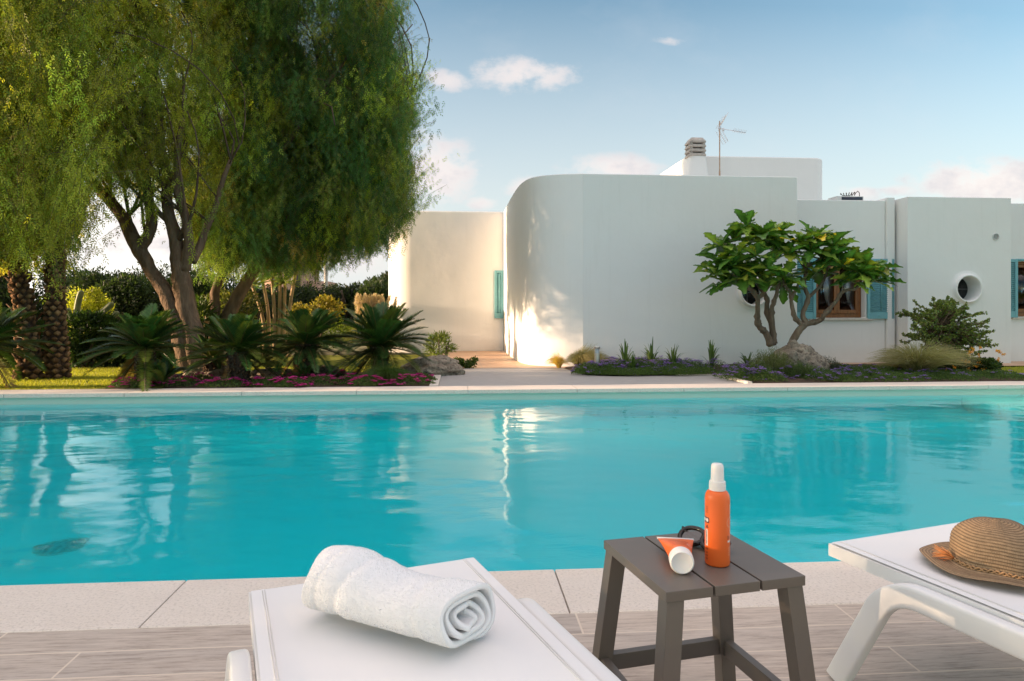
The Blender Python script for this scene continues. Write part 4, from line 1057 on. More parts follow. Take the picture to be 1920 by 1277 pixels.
# ---------------------------------------------------------------- pepper trees
def pepper(name, label, seed, trunks, X0, X1, Yc, ry, zb, zt, xr, ncl, yellow, holes=()):
    """weeping tree: limbs plus thousands of hanging strands of feathered leaves"""
    rg = np.random.default_rng(seed); rnd = random.Random(seed)
    base = trunks[0][0][0]
    t = empty(name, (base[0], base[1], 0), label, 'tree', 'weeping pepper trees')
    mb = MB(); tips = []
    for pts, rads in trunks:
        P = catmull(pts, 5); n = len(P); rr = np.interp(np.linspace(0, 1, n), np.linspace(0, 1, len(rads)), rads)
        P = [p + Vector((noise.noise(p * 1.7), noise.noise(p * 1.7 + Vector((9, 0, 0))), 0)) * .05 for p in P]
        mb.tube(P, list(rr), 14, col=(.17, .115, .075), jit=.22, rng=rnd)
        tips.append((P[-1], P[-1] - P[-2], rr[-1]))
        for i in range(n // 2, n - 1, 3): tips.append((P[i], (P[i + 1] - P[i]) + Vector((rnd.uniform(-.3, .3), rnd.uniform(-.3, .3), .1)), rr[i] * .5))
    for p, d, r_ in tips:
        for _ in range(2):
            q = p.copy(); dd = d.normalized(); P = [q.copy()]; ln = rnd.uniform(1.6, 3.4)
            tgt = Vector((rnd.uniform(X0 + .6, X1 - 1.8), Yc + rnd.uniform(-ry, ry) * .8, rnd.uniform(3.5, zt - 1)))
            for s_ in range(7):
                dd = (dd + (tgt - q).normalized() * .35 + Vector((rnd.uniform(-.25, .25), rnd.uniform(-.25, .25), rnd.uniform(-.1, .2)))).normalized(); q = q + dd * ln / 6; P.append(q.copy())
            mb.tube(P, [max(.012, min(.07, r_ * .6) * (1 - i / 7.5)) for i in range(8)], 6, col=(.13, .09, .06))
    mb.build('trunk', BARK, t, smooth=True)
    # hanging strands, gathered into clumps
    PP, DD, SS, LL, WW, CC = [], [], [], [], [], []
    TW = MB()
    for c in range(ncl):
        left = X0 < -6 and rg.random() < .38
        for _try in range(80):
            cx = rg.uniform(X0, -6.2) if left else rg.uniform(X0, X1); cy = Yc + rg.uniform(-1, 1) * ry - max(0, min(2.1, (-5.7 - cx) * 1.3))
            fr_ = left and rg.random() < .62
            if left and not fr_: cy = min(cy, 11.4)
            if fr_: cy = rg.uniform(9.0, 10.15); cx = rg.uniform(-8.9, -6.3) * cy / 12
            if not fr_ and ((cx - (X0 + X1) / 2) / ((X1 - X0) / 2)) ** 4 + ((cy + max(0, min(2.1, (-5.7 - cx) * 1.3)) - Yc) / ry) ** 2 > 1.05: continue
            q_ = 12.0 / cy; xs = cx * q_; lo = 1 + (np.interp(xs, zb[0], zb[1]) - 1) / q_; hi = zt
            f = rg.random() ** 1.3; z_low = lo + f * (hi - lo) + rg.normal(0, .12)
            zs = 1 + (z_low - 1) * q_
            if xs > np.interp(zs, xr[0], xr[1]) + rg.normal(0, .06): continue
            if any(a0 < xs < a1 and b0 < zs + .3 < b1 and rg.random() < pr for a0, a1, b0, b1, pr in holes): continue
            if X0 < -6 and 11.55 < cy < 12.55 and z_low < 3.5 and rg.random() < .68: continue
            if noise.noise(Vector((xs * 1.1 + seed, cy * .5, zs * 1.0))) < -.16 and rg.random() < .7: continue
            break
        ns = int(rg.integers(6, 14)); cr = rg.uniform(.08, .22); ln0 = rg.uniform(.38, 1.05) * (1.25 if zs < 2.6 else 1)
        # clump colour: deep green to straw yellow, painting sunlight into the left side
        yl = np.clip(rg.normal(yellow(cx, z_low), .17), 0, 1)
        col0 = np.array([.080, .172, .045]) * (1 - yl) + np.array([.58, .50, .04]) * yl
        if rg.random() < .12: col0 = np.array([.34, .42, .05])  # scattered sunlit accents, painted as brighter clumps
        if rg.random() < .03: col0 = np.array([.62, .46, .10])
        col0 = col0 * rg.uniform(.5, 1.55)
        swc = rg.normal(0, .12, 2)
        for s in range(ns):
            x = cx + rg.normal(0, cr); y = cy + rg.normal(0, cr); ln = ln0 * rg.uniform(.6, 1.15); zl = z_low + rg.normal(0, .10)
            nl = max(5, int(ln / .045)); k = np.arange(nl) / nl
            sw = rg.normal(0, .12, 2) + swc; ph = rg.random() * 6
            px_ = x + sw[0] * (1 - k) ** 2 * 2 + .025 * np.sin(k * 9 + ph); py_ = y + sw[1] * (1 - k) ** 2 * 2 + .025 * np.cos(k * 8 + ph); pz_ = zl + ln * (1 - k)
            Lp = np.stack([px_, py_, pz_], 1)
            if s % 3 == 0: TW.tube([tuple(Lp[0]), tuple(Lp[nl // 2]), tuple(Lp[-1])], .003, 3, col=(.16, .13, .06), cap=False)
            a = rg.uniform(0, 6.28, nl); sp = rg.uniform(.3, 1.1, nl)
            D = unit(np.stack([np.cos(a) * sp, np.sin(a) * sp, -np.ones(nl)], 1)); S0 = unit(np.cross(D, rg.normal(0, 1, (nl, 3))))
            lf = rg.uniform(.07, .13, nl)
            for tt, sd in ((.15, 1), (.3, -1), (.5, 1), (.7, -1), (.9, 0)):
                d2 = unit(D * (.75 if sd else 1) + S0 * sd * .75); PP.append(Lp + D * (lf * tt)[:, None]); DD.append(d2)
                SS.append(unit(np.cross(d2, np.cross(D, S0)) + 1e-6)); LL.append(lf * rg.uniform(.40, .58)); WW.append(np.full(nl, .015))
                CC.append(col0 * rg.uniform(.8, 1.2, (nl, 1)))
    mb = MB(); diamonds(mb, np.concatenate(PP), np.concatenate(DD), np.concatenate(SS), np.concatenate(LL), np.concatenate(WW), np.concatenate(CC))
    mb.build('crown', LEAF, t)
    TW.build('twig', BARK, t)
def TP(px, py, dy=0, Y=11.6): p = PY(px, py, Y + dy); return p
def TB(px, py, dy=0): return PY(px, py, 13.1 + dy)
zbx = [-11, -8.0, -7.2, -6.5, -6.3, -5.7, -5.5, -4.7, -4.5, -3.6, -2.8, -2.2, -2.0, -1.5, -1.3, -1.1, -.8, -.5]
zbz = [1.8, 1.95, 1.75, 1.75, 2.9, 3.0, 2.5, 2.5, 1.65, 1.6, 1.65, 1.75, 2.0, 2.0, 2.1, 2.2, 2.8, 3.8]
xr_ = ([1.5, 2.2, 3.0, 3.8, 4.3, 4.7, 5.2, 6.4, 7.5, 9.2], [-1.7, -1.05, -.95, -1.1, -.9, -.9, -1.15, -1.3, -1.8, -3.2])
lt = [((TP(352, 706), TP(345, 640), TP(322, 575), TP(285, 510, .1), TP(258, 465, .1), TP(225, 400, .3), TP(170, 335, .4), TP(120, 260, .5)), (.183, .155, .120, .105, .120, .091, .071, .043)),
      ((TP(258, 470, .1), TP(283, 430, 0), TP(280, 370), TP(265, 300), TP(270, 200)), (.099, .084, .077, .063, .043)),
      ((TP(366, 706), TP(364, 640), TP(350, 570), TP(338, 520), TP(330, 460), TP(318, 400), TP(312, 340), TP(300, 240), TP(290, 120)), (.190, .176, .155, .148, .112, .091, .084, .063, .035)),
      ((TP(345, 505), TP(352, 455, -.1), TP(345, 400, -.1), TP(330, 330, -.2), TP(345, 220, -.3)), (.099, .077, .071, .056, .035)),
      ((TP(358, 490), TP(380, 450, .2), TP(400, 390, .3), TP(430, 300, .4)), (.077, .063, .049, .035))]
pepper('pepper_tree', 'big weeping tree with forked trunks and feathery foliage tinted sunlit yellow over the palms', 11, lt, -8.7, -4.2, 12.3, 1.8,
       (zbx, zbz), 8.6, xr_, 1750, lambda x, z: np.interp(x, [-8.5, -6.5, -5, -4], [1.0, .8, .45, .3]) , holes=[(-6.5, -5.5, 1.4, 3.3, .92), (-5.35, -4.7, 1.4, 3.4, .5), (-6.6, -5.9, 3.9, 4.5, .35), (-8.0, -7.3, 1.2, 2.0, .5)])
rt = [((TB(402, 690, .7), TB(410, 640, .7), TB(432, 580, .7), TB(470, 520, .7), TB(510, 460, .8), TB(540, 380, .9), TB(560, 280, 1), TB(600, 160, 1)), (.178, .151, .131, .110, .089, .076, .062, .034)),
      ((TB(400, 660, .7), TB(402, 590, .6), TB(405, 540, .6), TB(430, 470, .6), TB(450, 380, .6), TB(455, 280, .6), TB(450, 160, .6)), (.117, .103, .083, .076, .068, .055, .034)),
      ((TB(510, 460, .8), TB(560, 400, .6), TB(640, 330, .5), TB(720, 240, .5), TB(770, 175, .4)), (.068, .055, .041, .028, .010)),
      ((TB(450, 400, .6), TB(500, 330, .3), TB(560, 240, 0), TB(640, 120, 0)), (.062, .048, .041, .028))]
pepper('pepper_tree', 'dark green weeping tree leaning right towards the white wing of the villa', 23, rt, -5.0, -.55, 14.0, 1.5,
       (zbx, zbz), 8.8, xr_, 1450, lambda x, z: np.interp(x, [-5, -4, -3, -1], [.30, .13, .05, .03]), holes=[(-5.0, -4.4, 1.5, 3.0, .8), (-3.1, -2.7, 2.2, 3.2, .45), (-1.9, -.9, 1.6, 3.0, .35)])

# ---------------------------------------------------------------- fronds
def frond(mb, rg, p, d0, ln, droop, nleaf, lw, lr, col, stiff=.35, rcol=(.12, .11, .03), vee=.5):
    """pinnate frond: arched rachis with two rows of leaflets"""
    p = np.array(p, float); d0 = unit(np.array(d0, float)); k = np.linspace(0, 1, 14)
    pts = p + d0 * (ln * k)[:, None]; pts[:, 2] -= droop * ln * k ** 2.2
    sd = unit(np.cross(d0, [0, 0, 1.0]) + 1e-6)
    mb.tube([tuple(q) for q in pts[::2]], [.012 * (1 - .8 * i / 7) for i in range(7)], 4, col=rcol, cap=False)
    kk = np.linspace(.12, 1, nleaf); Q = np.stack([np.interp(kk, k, pts[:, i]) for i in range(3)], 1)
    T = unit(np.gradient(Q, axis=0)); up = unit(np.cross(sd[None], T)); up *= np.sign(up[:, 2:3] + 1e-9)
    le = lr * np.sin(np.pi * (kk * .86 + .10)) ** .6
    for s_ in (-1, 1):
        D = unit(sd * s_ * .8 + T * (.35 + .5 * kk[:, None]) + up * vee * .5 + rg.normal(0, .05, (nleaf, 3))); S = unit(np.cross(D, up))
        diamonds(mb, Q, D, S, le, lw, col * rg.uniform(.75, 1.25, (nleaf, 1)), .35)
def cycad(px, py_base, Y, R_, H, label, seed, n=38, trunk=True, zc=None, ups=(.15, 1.0), tr=.13):
    rg = np.random.default_rng(seed); g = PY(px, py_base, Y); x, y = g.x, Y
    t = empty('sago_palm', (x, y, 0), label, 'sago palm', 'sago palms in the left bed')
    zc = zc if zc is not None else .42; R_ *= 1.14; n = int(n * 1.6)
    mb = MB()
    for i in range(n):
        a = rg.uniform(0, 6.28); el = rg.uniform(*ups) if i < n * .8 else rg.uniform(-.25, .2); e = el * 1.25
        d = (math.cos(a) * math.cos(e), math.sin(a) * math.cos(e), math.sin(e)); ln = R_ * rg.uniform(.85, 1.12)
        c = np.array([.042, .098, .020]) * rg.uniform(.7, 1.5)
        if rg.random() < .16: c = np.array([.13, .16, .025])
        if i > n - 4: c = np.array([.30, .17, .06]); d = (d[0] * .5, d[1] * .5 + .3, -.4)
        frond(mb, rg, (x, y, zc), d, ln, .14 + .24 * rg.random() + (.08 if el < .4 else 0), 74, .0125, R_ * .19, c)
    mb.build('fronds', LEAFG, t)
    if trunk:
        mb = MB(); rnd = random.Random(seed); mb.tube([(x + .02, y, -.1), (x, y, zc * .5), (x, y, zc + .02)], [tr, tr * .85, tr * .95], 14, col=(.10, .07, .05), jit=.3, rng=rnd)
        for k in range(170):      # old leaf bases
            a = rnd.uniform(0, 6.28); z = rnd.uniform(0, zc); q = Vector((x + tr * .85 * math.cos(a), y + tr * .85 * math.sin(a), z)); d = Vector((math.cos(a), math.sin(a), .8)).normalized()
            c = rnd.choice([(.13, .085, .05), (.08, .055, .04), (.19, .12, .07)]); mb.tube([q, q + d * .05], [.02, .006], 4, col=c)
        mb.build('trunk', BARK, t)
cycad(272, 722, 9.25, .66, .5, 'sago palm with a bare shaggy trunk, farthest left of the bed beside the lawn', 1, 40, zc=.47, tr=.11)
cycad(447, 715, 9.55, .66, .5, 'sago palm with a ring of dark fronds standing in front of the leaning tree trunk', 2, 44, zc=.40, tr=.14)
cycad(572, 705, 10.0, .66, .5, 'sago palm with a reddish crown base in the middle of the left bed', 3, 46, zc=.48, tr=.15)
cycad(712, 700, 10.05, .74, .5, 'sago palm with wide spreading fronds nearest the white wing of the villa', 4, 50, zc=.44, tr=.12)
cycad(398, 705, 10.2, .42, .3, 'small sago palm between two larger ones, low behind a stone', 5, 26, zc=.28, tr=.1)
cycad(302, 716, 9.15, .40, .3, 'young sago palm without trunk, its bright upright fronds rising by the leftmost trunk', 6, 16, False, .02, (.55, 1.0))
cycad(-30, 716, 8.9 + .35, .72, .5, 'sago palm cut by the left edge of the view, fronds reaching over the lawn', 7, 44, zc=.50)
cycad(572, 712, 9.6, .30, .3, 'tiny sago palm seedling at the foot of the middle one', 8, 14, False, .03, (.3, .9))

# ---------------------------------------------------------------- date palms at the left
def date_palm(pts, rads, label, seed, n_fr=26, ragged=.0):
    rnd = random.Random(seed); rg = np.random.default_rng(seed); t = empty('date_palm', (pts[0].x, pts[0].y, 0), label, 'palm', 'date palms on the lawn')
    P = catmull(pts, 6); n = len(P); rr = np.interp(np.linspace(0, 1, n), np.linspace(0, 1, len(rads)), rads)
    mb = MB(); mb.tube(P, list(rr * .93), 16, col=(.075, .045, .028), jit=.08, rng=rnd)
    cum = [0]
    for i in range(1, n): cum.append(cum[-1] + (P[i] - P[i - 1]).length)
    z = 0; row = 0
    while z < cum[-1]:
        k = max(i for i in range(n) if cum[i] <= z + 1e-6); k = min(k, n - 2); f = (z - cum[k]) / (cum[k + 1] - cum[k]); c = P[k].lerp(P[k + 1], f); r_ = rr[k]
        m = 7
        for j in range(m):      # diamond-shaped cut leaf bases, spiralling
            a = 2 * math.pi * (j + .5 * (row % 2)) / m + rnd.uniform(-.16, .16); o = Vector((math.cos(a), math.sin(a), 0)); s_ = Vector((-math.sin(a), math.cos(a), 0)); U = Vector((0, 0, 1))
            q = c + o * r_ * .9; w_ = r_ * .46; h_ = .055 * rnd.uniform(.75, 1.2); ex_ = .012 + rnd.random() * (.035 + ragged * .12)
            tip = o * (r_ * .12 + ex_); cc = rnd.choice([(.26, .14, .065), (.20, .105, .05), (.33, .19, .09)])
            V = [q - U * h_, q + s_ * w_, q + U * h_, q - s_ * w_, q - U * h_ * .3 + tip, q + s_ * w_ * .62 + tip + U * .02, q + U * h_ * .75 + tip, q - s_ * w_ * .62 + tip + U * .02]
            mb.add([tuple(v_) for v_ in V[:4]], [], (.05, .03, .018)); b0 = mb.n - 4
            mb.add([tuple(v_) for v_ in V[4:]], [(0, 1, 2, 3)], cc)
            for e in range(4): mb.f.append([b0 + e, b0 + (e + 1) % 4, b0 + 4 + (e + 1) % 4, b0 + 4 + e]); mb.mi.append(0)
            if rnd.random() < ragged: mb.tube([q, q + o * .12 + U * rnd.uniform(.05, .16)], [.03, .008], 4, col=(.12, .075, .045))
        z += .078 * rnd.uniform(.9, 1.1); row += 1
    mb.build('trunk', BARK, t)
    mb = MB(); top = P[-1]
    for i in range(n_fr):
        a = rg.uniform(0, 6.28); e = rg.uniform(-.1, 1.2); d = (math.cos(a) * math.cos(e), math.sin(a) * math.cos(e), math.sin(e))
        frond(mb, rg, tuple(top), d, rg.uniform(1.8, 2.5), .5, 60, .03, .38, np.array([.06, .10, .03]) * rg.uniform(.8, 1.3))
    mb.build('fronds', LEAFG, t)
date_palm([PY(108, 705, 10.6), PY(106, 640, 10.6), PY(104, 560, 10.6), PY(103, 480, 10.6), PY(103, 380, 10.6), PY(103, 260, 10.6), PY(103, -140, 10.6)], (.145, .125, .11, .105, .10, .095, .095), 'straight palm trunk covered in diamond-shaped leaf scars on the lawn', 31)
date_palm([PY(56, 706, 10.45), PY(54, 650, 10.45), PY(46, 590, 10.45), PY(38, 530, 10.45), PY(32, 460, 10.5), PY(26, 380, 10.5), PY(18, 220, 10.6), PY(26, -120, 10.6)], (.15, .12, .10, .09, .085, .085, .085, .085), 'ragged dark palm trunk leaning left behind the sago fronds', 32, ragged=.16)
def young_palm():
    rg = np.random.default_rng(9); t = empty('young_palm', (-9.3, 12.7, 0), 'young feather palm with long arching fronds at the far left behind the palm trunks', 'palm')
    mb = MB()
    for i in range(26):
        a = rg.uniform(0, 6.28); e = rg.uniform(.1, 1.2); d = (math.cos(a) * math.cos(e), math.sin(a) * math.cos(e), math.sin(e))
        frond(mb, rg, (-9.3, 12.7, .6), d, rg.uniform(1.3, 1.8), .55, 60, .018, .30, np.array([.09, .12, .04]) * rg.uniform(.7, 1.3))
    mb.build('fronds', LEAF, t)
    mb = MB(); mb.tube([(-9.3, 12.7, -.1), (-9.3, 12.7, .65)], [.16, .13], 10, col=(.1, .06, .04)); mb.build('trunk', BARK, t)
young_palm()

# ---------------------------------------------------------------- shrubs, hedges, background trees
def bush(name, label, cat, c, r, n, leaf, cols, seed, group=None, lobes=9, mat_=None, stem=True, up=.2, wl=.45, stemcol=(.11, .08, .055), shell=.5):
    rg = np.random.default_rng(seed); rnd = random.Random(seed); c = np.array(c, float); r = np.array(r, float)
    t = empty(name, (c[0], c[1], 0), label, cat, group)
    mb = MB()
    for k in range(lobes):
        d = unit(rg.normal(0, 1, 3)); lc = c + d * r * rg.uniform(.25, .72); lr = r * rg.uniform(.28, .55); m = n // lobes
        P, dd = blob(rg, m, lc, lr, shell); P = P[P[:, 2] > .0]; dd = dd[:len(P)]; m = len(P)
        D = unit(unit(P - c) + rg.normal(0, .6, (m, 3)) + np.array([0, 0, up])); S = unit(np.cross(D, rg.normal(0, 1, (m, 3))))
        diamonds(mb, P, D, S, leaf * rg.uniform(.6, 1.2, m), leaf * wl, vcol(rg, m, cols[0], cols[1], .18) * rg.uniform(.75, 1.2))
    mb.build('crown', mat_ or LEAF, t)
    if stem:
        mb = MB()
        for k in range(6):
            e = Vector(tuple(c + unit(rg.normal(0, 1, 3)) * r * .55)); b_ = Vector((c[0] + rnd.uniform(-.12, .12) * r[0], c[1], -.1)); m_ = b_.lerp(e, .5) + Vector((rnd.uniform(-.1, .1), 0, 0)) * float(r[0])
            mb.tube(catmull([b_, m_, e], 4), [float(r[0]) * .05] * 4 + [float(r[0]) * .03] * 5, 6, col=stemcol)
        mb.build('trunk', BARK, t)
    return t
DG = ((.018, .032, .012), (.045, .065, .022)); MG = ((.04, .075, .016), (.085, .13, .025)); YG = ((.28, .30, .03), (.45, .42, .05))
# dark row of trees closing the garden
row = [(-30, 24, 3.2, 2.2), (60, 24, 2.4, 2.0), (150, 26, 2.6, 2.3), (215, 23, 2.5, 1.9), (300, 26, 2.5, 2.2), (375, 24, 2.3, 2.0), (440, 27, 2.4, 2.4), (520, 26, 2.1, 2.1), (590, 28, 2.0, 2.2), (655, 27, 2.15, 1.5), (706, 25, 2.0, 1.15), (735, 27, 2.3, 1.4)]
wh = ['at the far left edge', 'behind the leaning palm trunk', 'right of the straight palm trunk', 'behind the cactus arms', 'behind the forked trunk', 'between the two pepper trees', 'behind the leaning pepper trunk', 'behind the slender yuccas', 'below the pink house', 'broad and low, left of the villa wing', 'round-headed, beside the villa wing', 'half hidden by the villa wing']
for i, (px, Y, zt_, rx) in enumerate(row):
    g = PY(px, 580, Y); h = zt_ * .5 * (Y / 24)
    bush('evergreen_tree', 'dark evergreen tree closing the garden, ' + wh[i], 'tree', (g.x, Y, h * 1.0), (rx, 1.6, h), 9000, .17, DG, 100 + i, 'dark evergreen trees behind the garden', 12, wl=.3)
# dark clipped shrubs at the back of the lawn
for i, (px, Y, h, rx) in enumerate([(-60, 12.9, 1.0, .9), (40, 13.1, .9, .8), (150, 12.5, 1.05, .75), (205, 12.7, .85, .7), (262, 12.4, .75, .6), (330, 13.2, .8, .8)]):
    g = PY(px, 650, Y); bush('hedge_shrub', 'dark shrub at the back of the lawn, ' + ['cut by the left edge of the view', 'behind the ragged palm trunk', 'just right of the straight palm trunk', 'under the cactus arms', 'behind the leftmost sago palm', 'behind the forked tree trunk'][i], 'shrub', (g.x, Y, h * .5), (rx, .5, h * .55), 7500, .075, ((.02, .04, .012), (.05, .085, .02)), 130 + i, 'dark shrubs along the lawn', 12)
bush('low_hedge', 'sunlit low clipped hedge running behind the sago palms', 'hedge', (-4.0, 17.5, .40), (3.2, .35, .42), 9000, .06, ((.10, .15, .02), (.20, .24, .03)), 141, lobes=26, stem=False)
bush('flowering_bush', 'bright yellow bush glowing behind the cactus', 'shrub', (PY(172, 590, 16).x, 16, .95), (.62, .5, .75), 5000, .07, YG, 142)
bush('flowering_bush', 'small golden bush in front of the dark trees left of the pampas grass', 'shrub', (PY(585, 590, 17).x, 17, .9), (.75, .4, .55), 2600, .09, ((.14, .14, .02), (.36, .26, .05)), 143, lobes=7)
bush('leafy_shrub', 'spiky leafed green shrub between the tree trunks', 'shrub', (PY(378, 600, 13.5).x, 13.5, .8), (.35, .3, .5), 900, .22, MG, 144, wl=.12)
bush('leafy_shrub', 'green shrub with pink blossom behind the leaning pepper trunk', 'shrub', (PY(455, 590, 15).x, 15, .85), (.8, .4, .65), 3000, .08, ((.06, .09, .02), (.20, .18, .05)), 145)
# willowy shrub over the boulder by the patio and low plants on the tiles' edge
bush('willowy_shrub', 'airy light green shrub leaning over the boulder before the villa wing', 'shrub', (PY(825, 650, 11.2).x, 11.2, .40), (.36, .25, .25), 1100, .075, ((.10, .15, .03), (.22, .25, .06)), 146, wl=.22, up=.6, lobes=12, shell=.1)
bush('ground_plant', 'low green plant at the patio edge right of the boulder', 'plant', (PY(875, 680, 11.8).x, 11.8, .08), (.22, .15, .12), 900, .05, MG, 147, stem=False)

# yuccas
def yucca(name, label, cat, px, Y, trunks, seed, group):
    rg = np.random.default_rng(seed); g = PY(px, 600, Y); t = empty(name, (g.x, Y, 0), label, cat, group); mbt = MB(); mb = MB()
    for dx0, dx1, h in trunks:
        P = catmull([(g.x + dx0, Y, -.1), (g.x + dx0 * .9 + dx1 * .1, Y, h * .5), (g.x + dx1, Y, h)], 5); mbt.tube(P, list(np.linspace(.05, .032, len(P))), 8, col=(.42, .30, .17), jit=.15, rng=random.Random(seed))
        n = 60; a = rg.uniform(0, 6.28, n); e = rg.uniform(-.5, 1.4, n); D = np.stack([np.cos(a) * np.cos(e), np.sin(a) * np.cos(e), np.sin(e)], 1)
        diamonds(mb, np.tile(np.array(P[-1]), (n, 1)), D, unit(np.cross(D, rg.normal(0, 1, (n, 3)))), rg.uniform(.3, .5, n), .035, vcol(rg, n, (.09, .13, .03), (.26, .26, .06)), .3)
    mbt.build('trunk', BARK, t); mb.build('leaves', LEAF, t)
yg = 'slender trunked yuccas'
yucca('yucca', 'yucca with two leaning pale trunks beside the leaning pepper tree', 'yucca', 500, 15.5, [(-.05, -.32, 1.55), (.05, -.12, 1.8)], 51, yg)
yucca('yucca', 'yucca with a close group of straight pale trunks under the hanging foliage', 'yucca', 522, 15.2, [(-.08, -.14, 1.7), (.02, .05, 1.95), (.12, .14, 1.6)], 52, yg)
yucca('yucca', 'single yucca with a bent slender trunk in front of the pink house', 'yucca', 542, 15.0, [(.0, .22, 2.15)], 53, yg)
yucca('yucca', 'dark short yucca with sword leaves behind the forked trunk', 'yucca', 383, 14, [(.0, .05, .9)], 54, yg)
# cactus with long leaning arms
def cactus():
    Y = 13.6; t = empty('columnar_cactus', tuple(PY(150, 640, Y)), 'columnar cactus with long grey-green arms leaning right behind the palms', 'cactus'); t.location.z = 0
    cm = attrmat('cactus_skin', .7, .4, 20, .01); b0 = PY(150, 645, Y); b0.z = -.1
    for pts in [((142, 606), (146, 570), (153, 545)), ((150, 610), (185, 590), (212, 568)), ((150, 612), (200, 600), (222, 585)), ((140, 604), (130, 590), (126, 578)), ((150, 606), (158, 594), (162, 584))]:
        P = catmull([b0, PY(146, 625, Y)] + [PY(a, b_, Y - .1) for a, b_ in pts], 5); mb = MB(); V = []; seg = 16; n = len(P)
        mb.tube(P, [.055] * (n - 1) + [.03], 16, col=(.20, .22, .12))
        v_ = mb.v[0].reshape(n, seg, 3); c_ = v_.mean(1, keepdims=True); v_[:, ::2] = c_ + (v_[:, ::2] - c_) * .78; mb.v[0] = v_.reshape(-1, 3)
        mb.build('arm', cm, t)
cactus()
# grasses
def tussock(name, label, x, y, z, r, h, n, cols, seed, lean=(0, 0), cat='ornamental grass', group=None, w_=.005, plume=None, arch=1.0):
    rg = np.random.default_rng(seed); t = empty(name, (x, y, z), label, cat, group); k = np.linspace(0, 1, 7)
    a = rg.uniform(0, 6.28, n); rad = rg.random(n) ** .6; hh = h * rg.uniform(.55, 1.1, n); out = r * rad
    bx = x + np.cos(a) * r * .16 * rg.random(n); by = y + np.sin(a) * r * .16 * rg.random(n)
    X = bx[:, None] + (np.cos(a) * out + lean[0] * hh)[:, None] * k ** 1.5; Yv = by[:, None] + (np.sin(a) * out + lean[1] * hh)[:, None] * k ** 1.5
    Z = z + hh[:, None] * (k * (1.25) - (.25 + .75 * rad[:, None] * arch) * k ** 2.6)
    P = np.stack([X, Yv, np.maximum(Z, z + .005)], 2)                       # n,7,3
    T = unit(np.gradient(P, axis=1)); S = unit(np.cross(T, rg.normal(0, 1, (n, 1, 3)))) * (w_ * (1 - k ** 2 * .9))[None, :, None] * .5
    V = np.stack([P + S, P - S], 2).reshape(-1, 3); b_ = (np.arange(n) * 14)[:, None]; q = np.concatenate([b_ + np.array([[2 * i, 2 * i + 2, 2 * i + 3, 2 * i + 1]]) for i in range(6)], 0)
    tt = rg.random((n, 1)); c = np.array(cols[0]) * (1 - tt) + np.array(cols[1]) * tt; c = c[:, None, :] * np.ones((1, 14, 1)); tip = np.repeat(k, 2)[None, :, None]; c = c * (1 - tip * .5) + np.array(cols[2]) * tip * .5
    mb = MB(); mb.addq(V, q, c.reshape(-1, 3)); mb.build('blades', LEAF, t)
    if plume:
        mb = MB()
        for i in range(plume[0]):
            aa = rg.uniform(0, 6.28); rr = r * .75 * rg.random(); b0 = np.array([x + rr * math.cos(aa), y + rr * .5 * math.sin(aa), z + h * rg.uniform(.75, 1.15)]); m = 160; f = rg.random(m)
            Pp = b0 + np.stack([rg.normal(0, .022, m) * np.sin(3.1 * f ** .7) + .05 * f, rg.normal(0, .02, m), f * plume[1]], 1); D = unit(rg.normal(0, .45, (m, 3)) + [0, 0, 1])
            diamonds(mb, Pp, D, unit(np.cross(D, rg.normal(0, 1, (m, 3)))), .06, .012, vcol(rg, m, (.50, .38, .28), (.66, .52, .40), .1))
            mb.tube([tuple(b0 - [0, 0, h * .6]), tuple(b0)], .004, 3, col=(.4, .35, .15), cap=False)
        mb.build('plumes', FLOW, t)
STR = ((.20, .17, .05), (.42, .34, .14), (.55, .45, .25))
g = PZ(1062, 694, 0)
tussock('feather_grass', 'golden backlit tuft of feather grass against the base of the rounded wall', PY(1048, 688, 11.5).x, 11.5, 0, .20, .30, 900, ((.38, .26, .05), (.60, .42, .10), (.7, .5, .2)), 61, (-.15, 0), w_=.004)
tussock('feather_grass', 'taller windswept feather grass clump left of the steel bollard', PY(1088, 690, 11.3).x, 11.3, 0, .42, .46, 2200, ((.10, .11, .03), (.30, .25, .10), (.5, .42, .24)), 62, (.35, 0), w_=.004)
tussock('feather_grass', 'broad bleached feather grass mound spilling towards the pool under the window', PY(1722, 706, 9.8).x, 9.8, 0, .74, .60, 1700, ((.09, .12, .035), (.30, .27, .12), (.55, .46, .30)), 63, (.12, -.05), w_=.007, arch=.72)
tussock('feather_grass', 'thin pale grass tuft at the left side of the big bleached mound', PY(1690, 700, 10.2).x, 10.2, 0, .35, .42, 700, STR, 64, (-.35, 0), w_=.003)
tussock('green_grass', 'fine green grass fountain in front of the boulder in the left bed', PY(725, 712, 9.35).x, 9.35, 0, .38, .32, 2600, ((.035, .075, .018), (.09, .15, .035), (.12, .18, .05)), 65, w_=.004)
tussock('pampas_grass', 'pampas grass with pinkish plumes beyond the sago palms', PY(700, 620, 16.5).x, 16.5, 0, .75, .95, 1500, ((.10, .13, .04), (.22, .22, .06), (.3, .26, .08)), 66, w_=.012, plume=(60, .26))
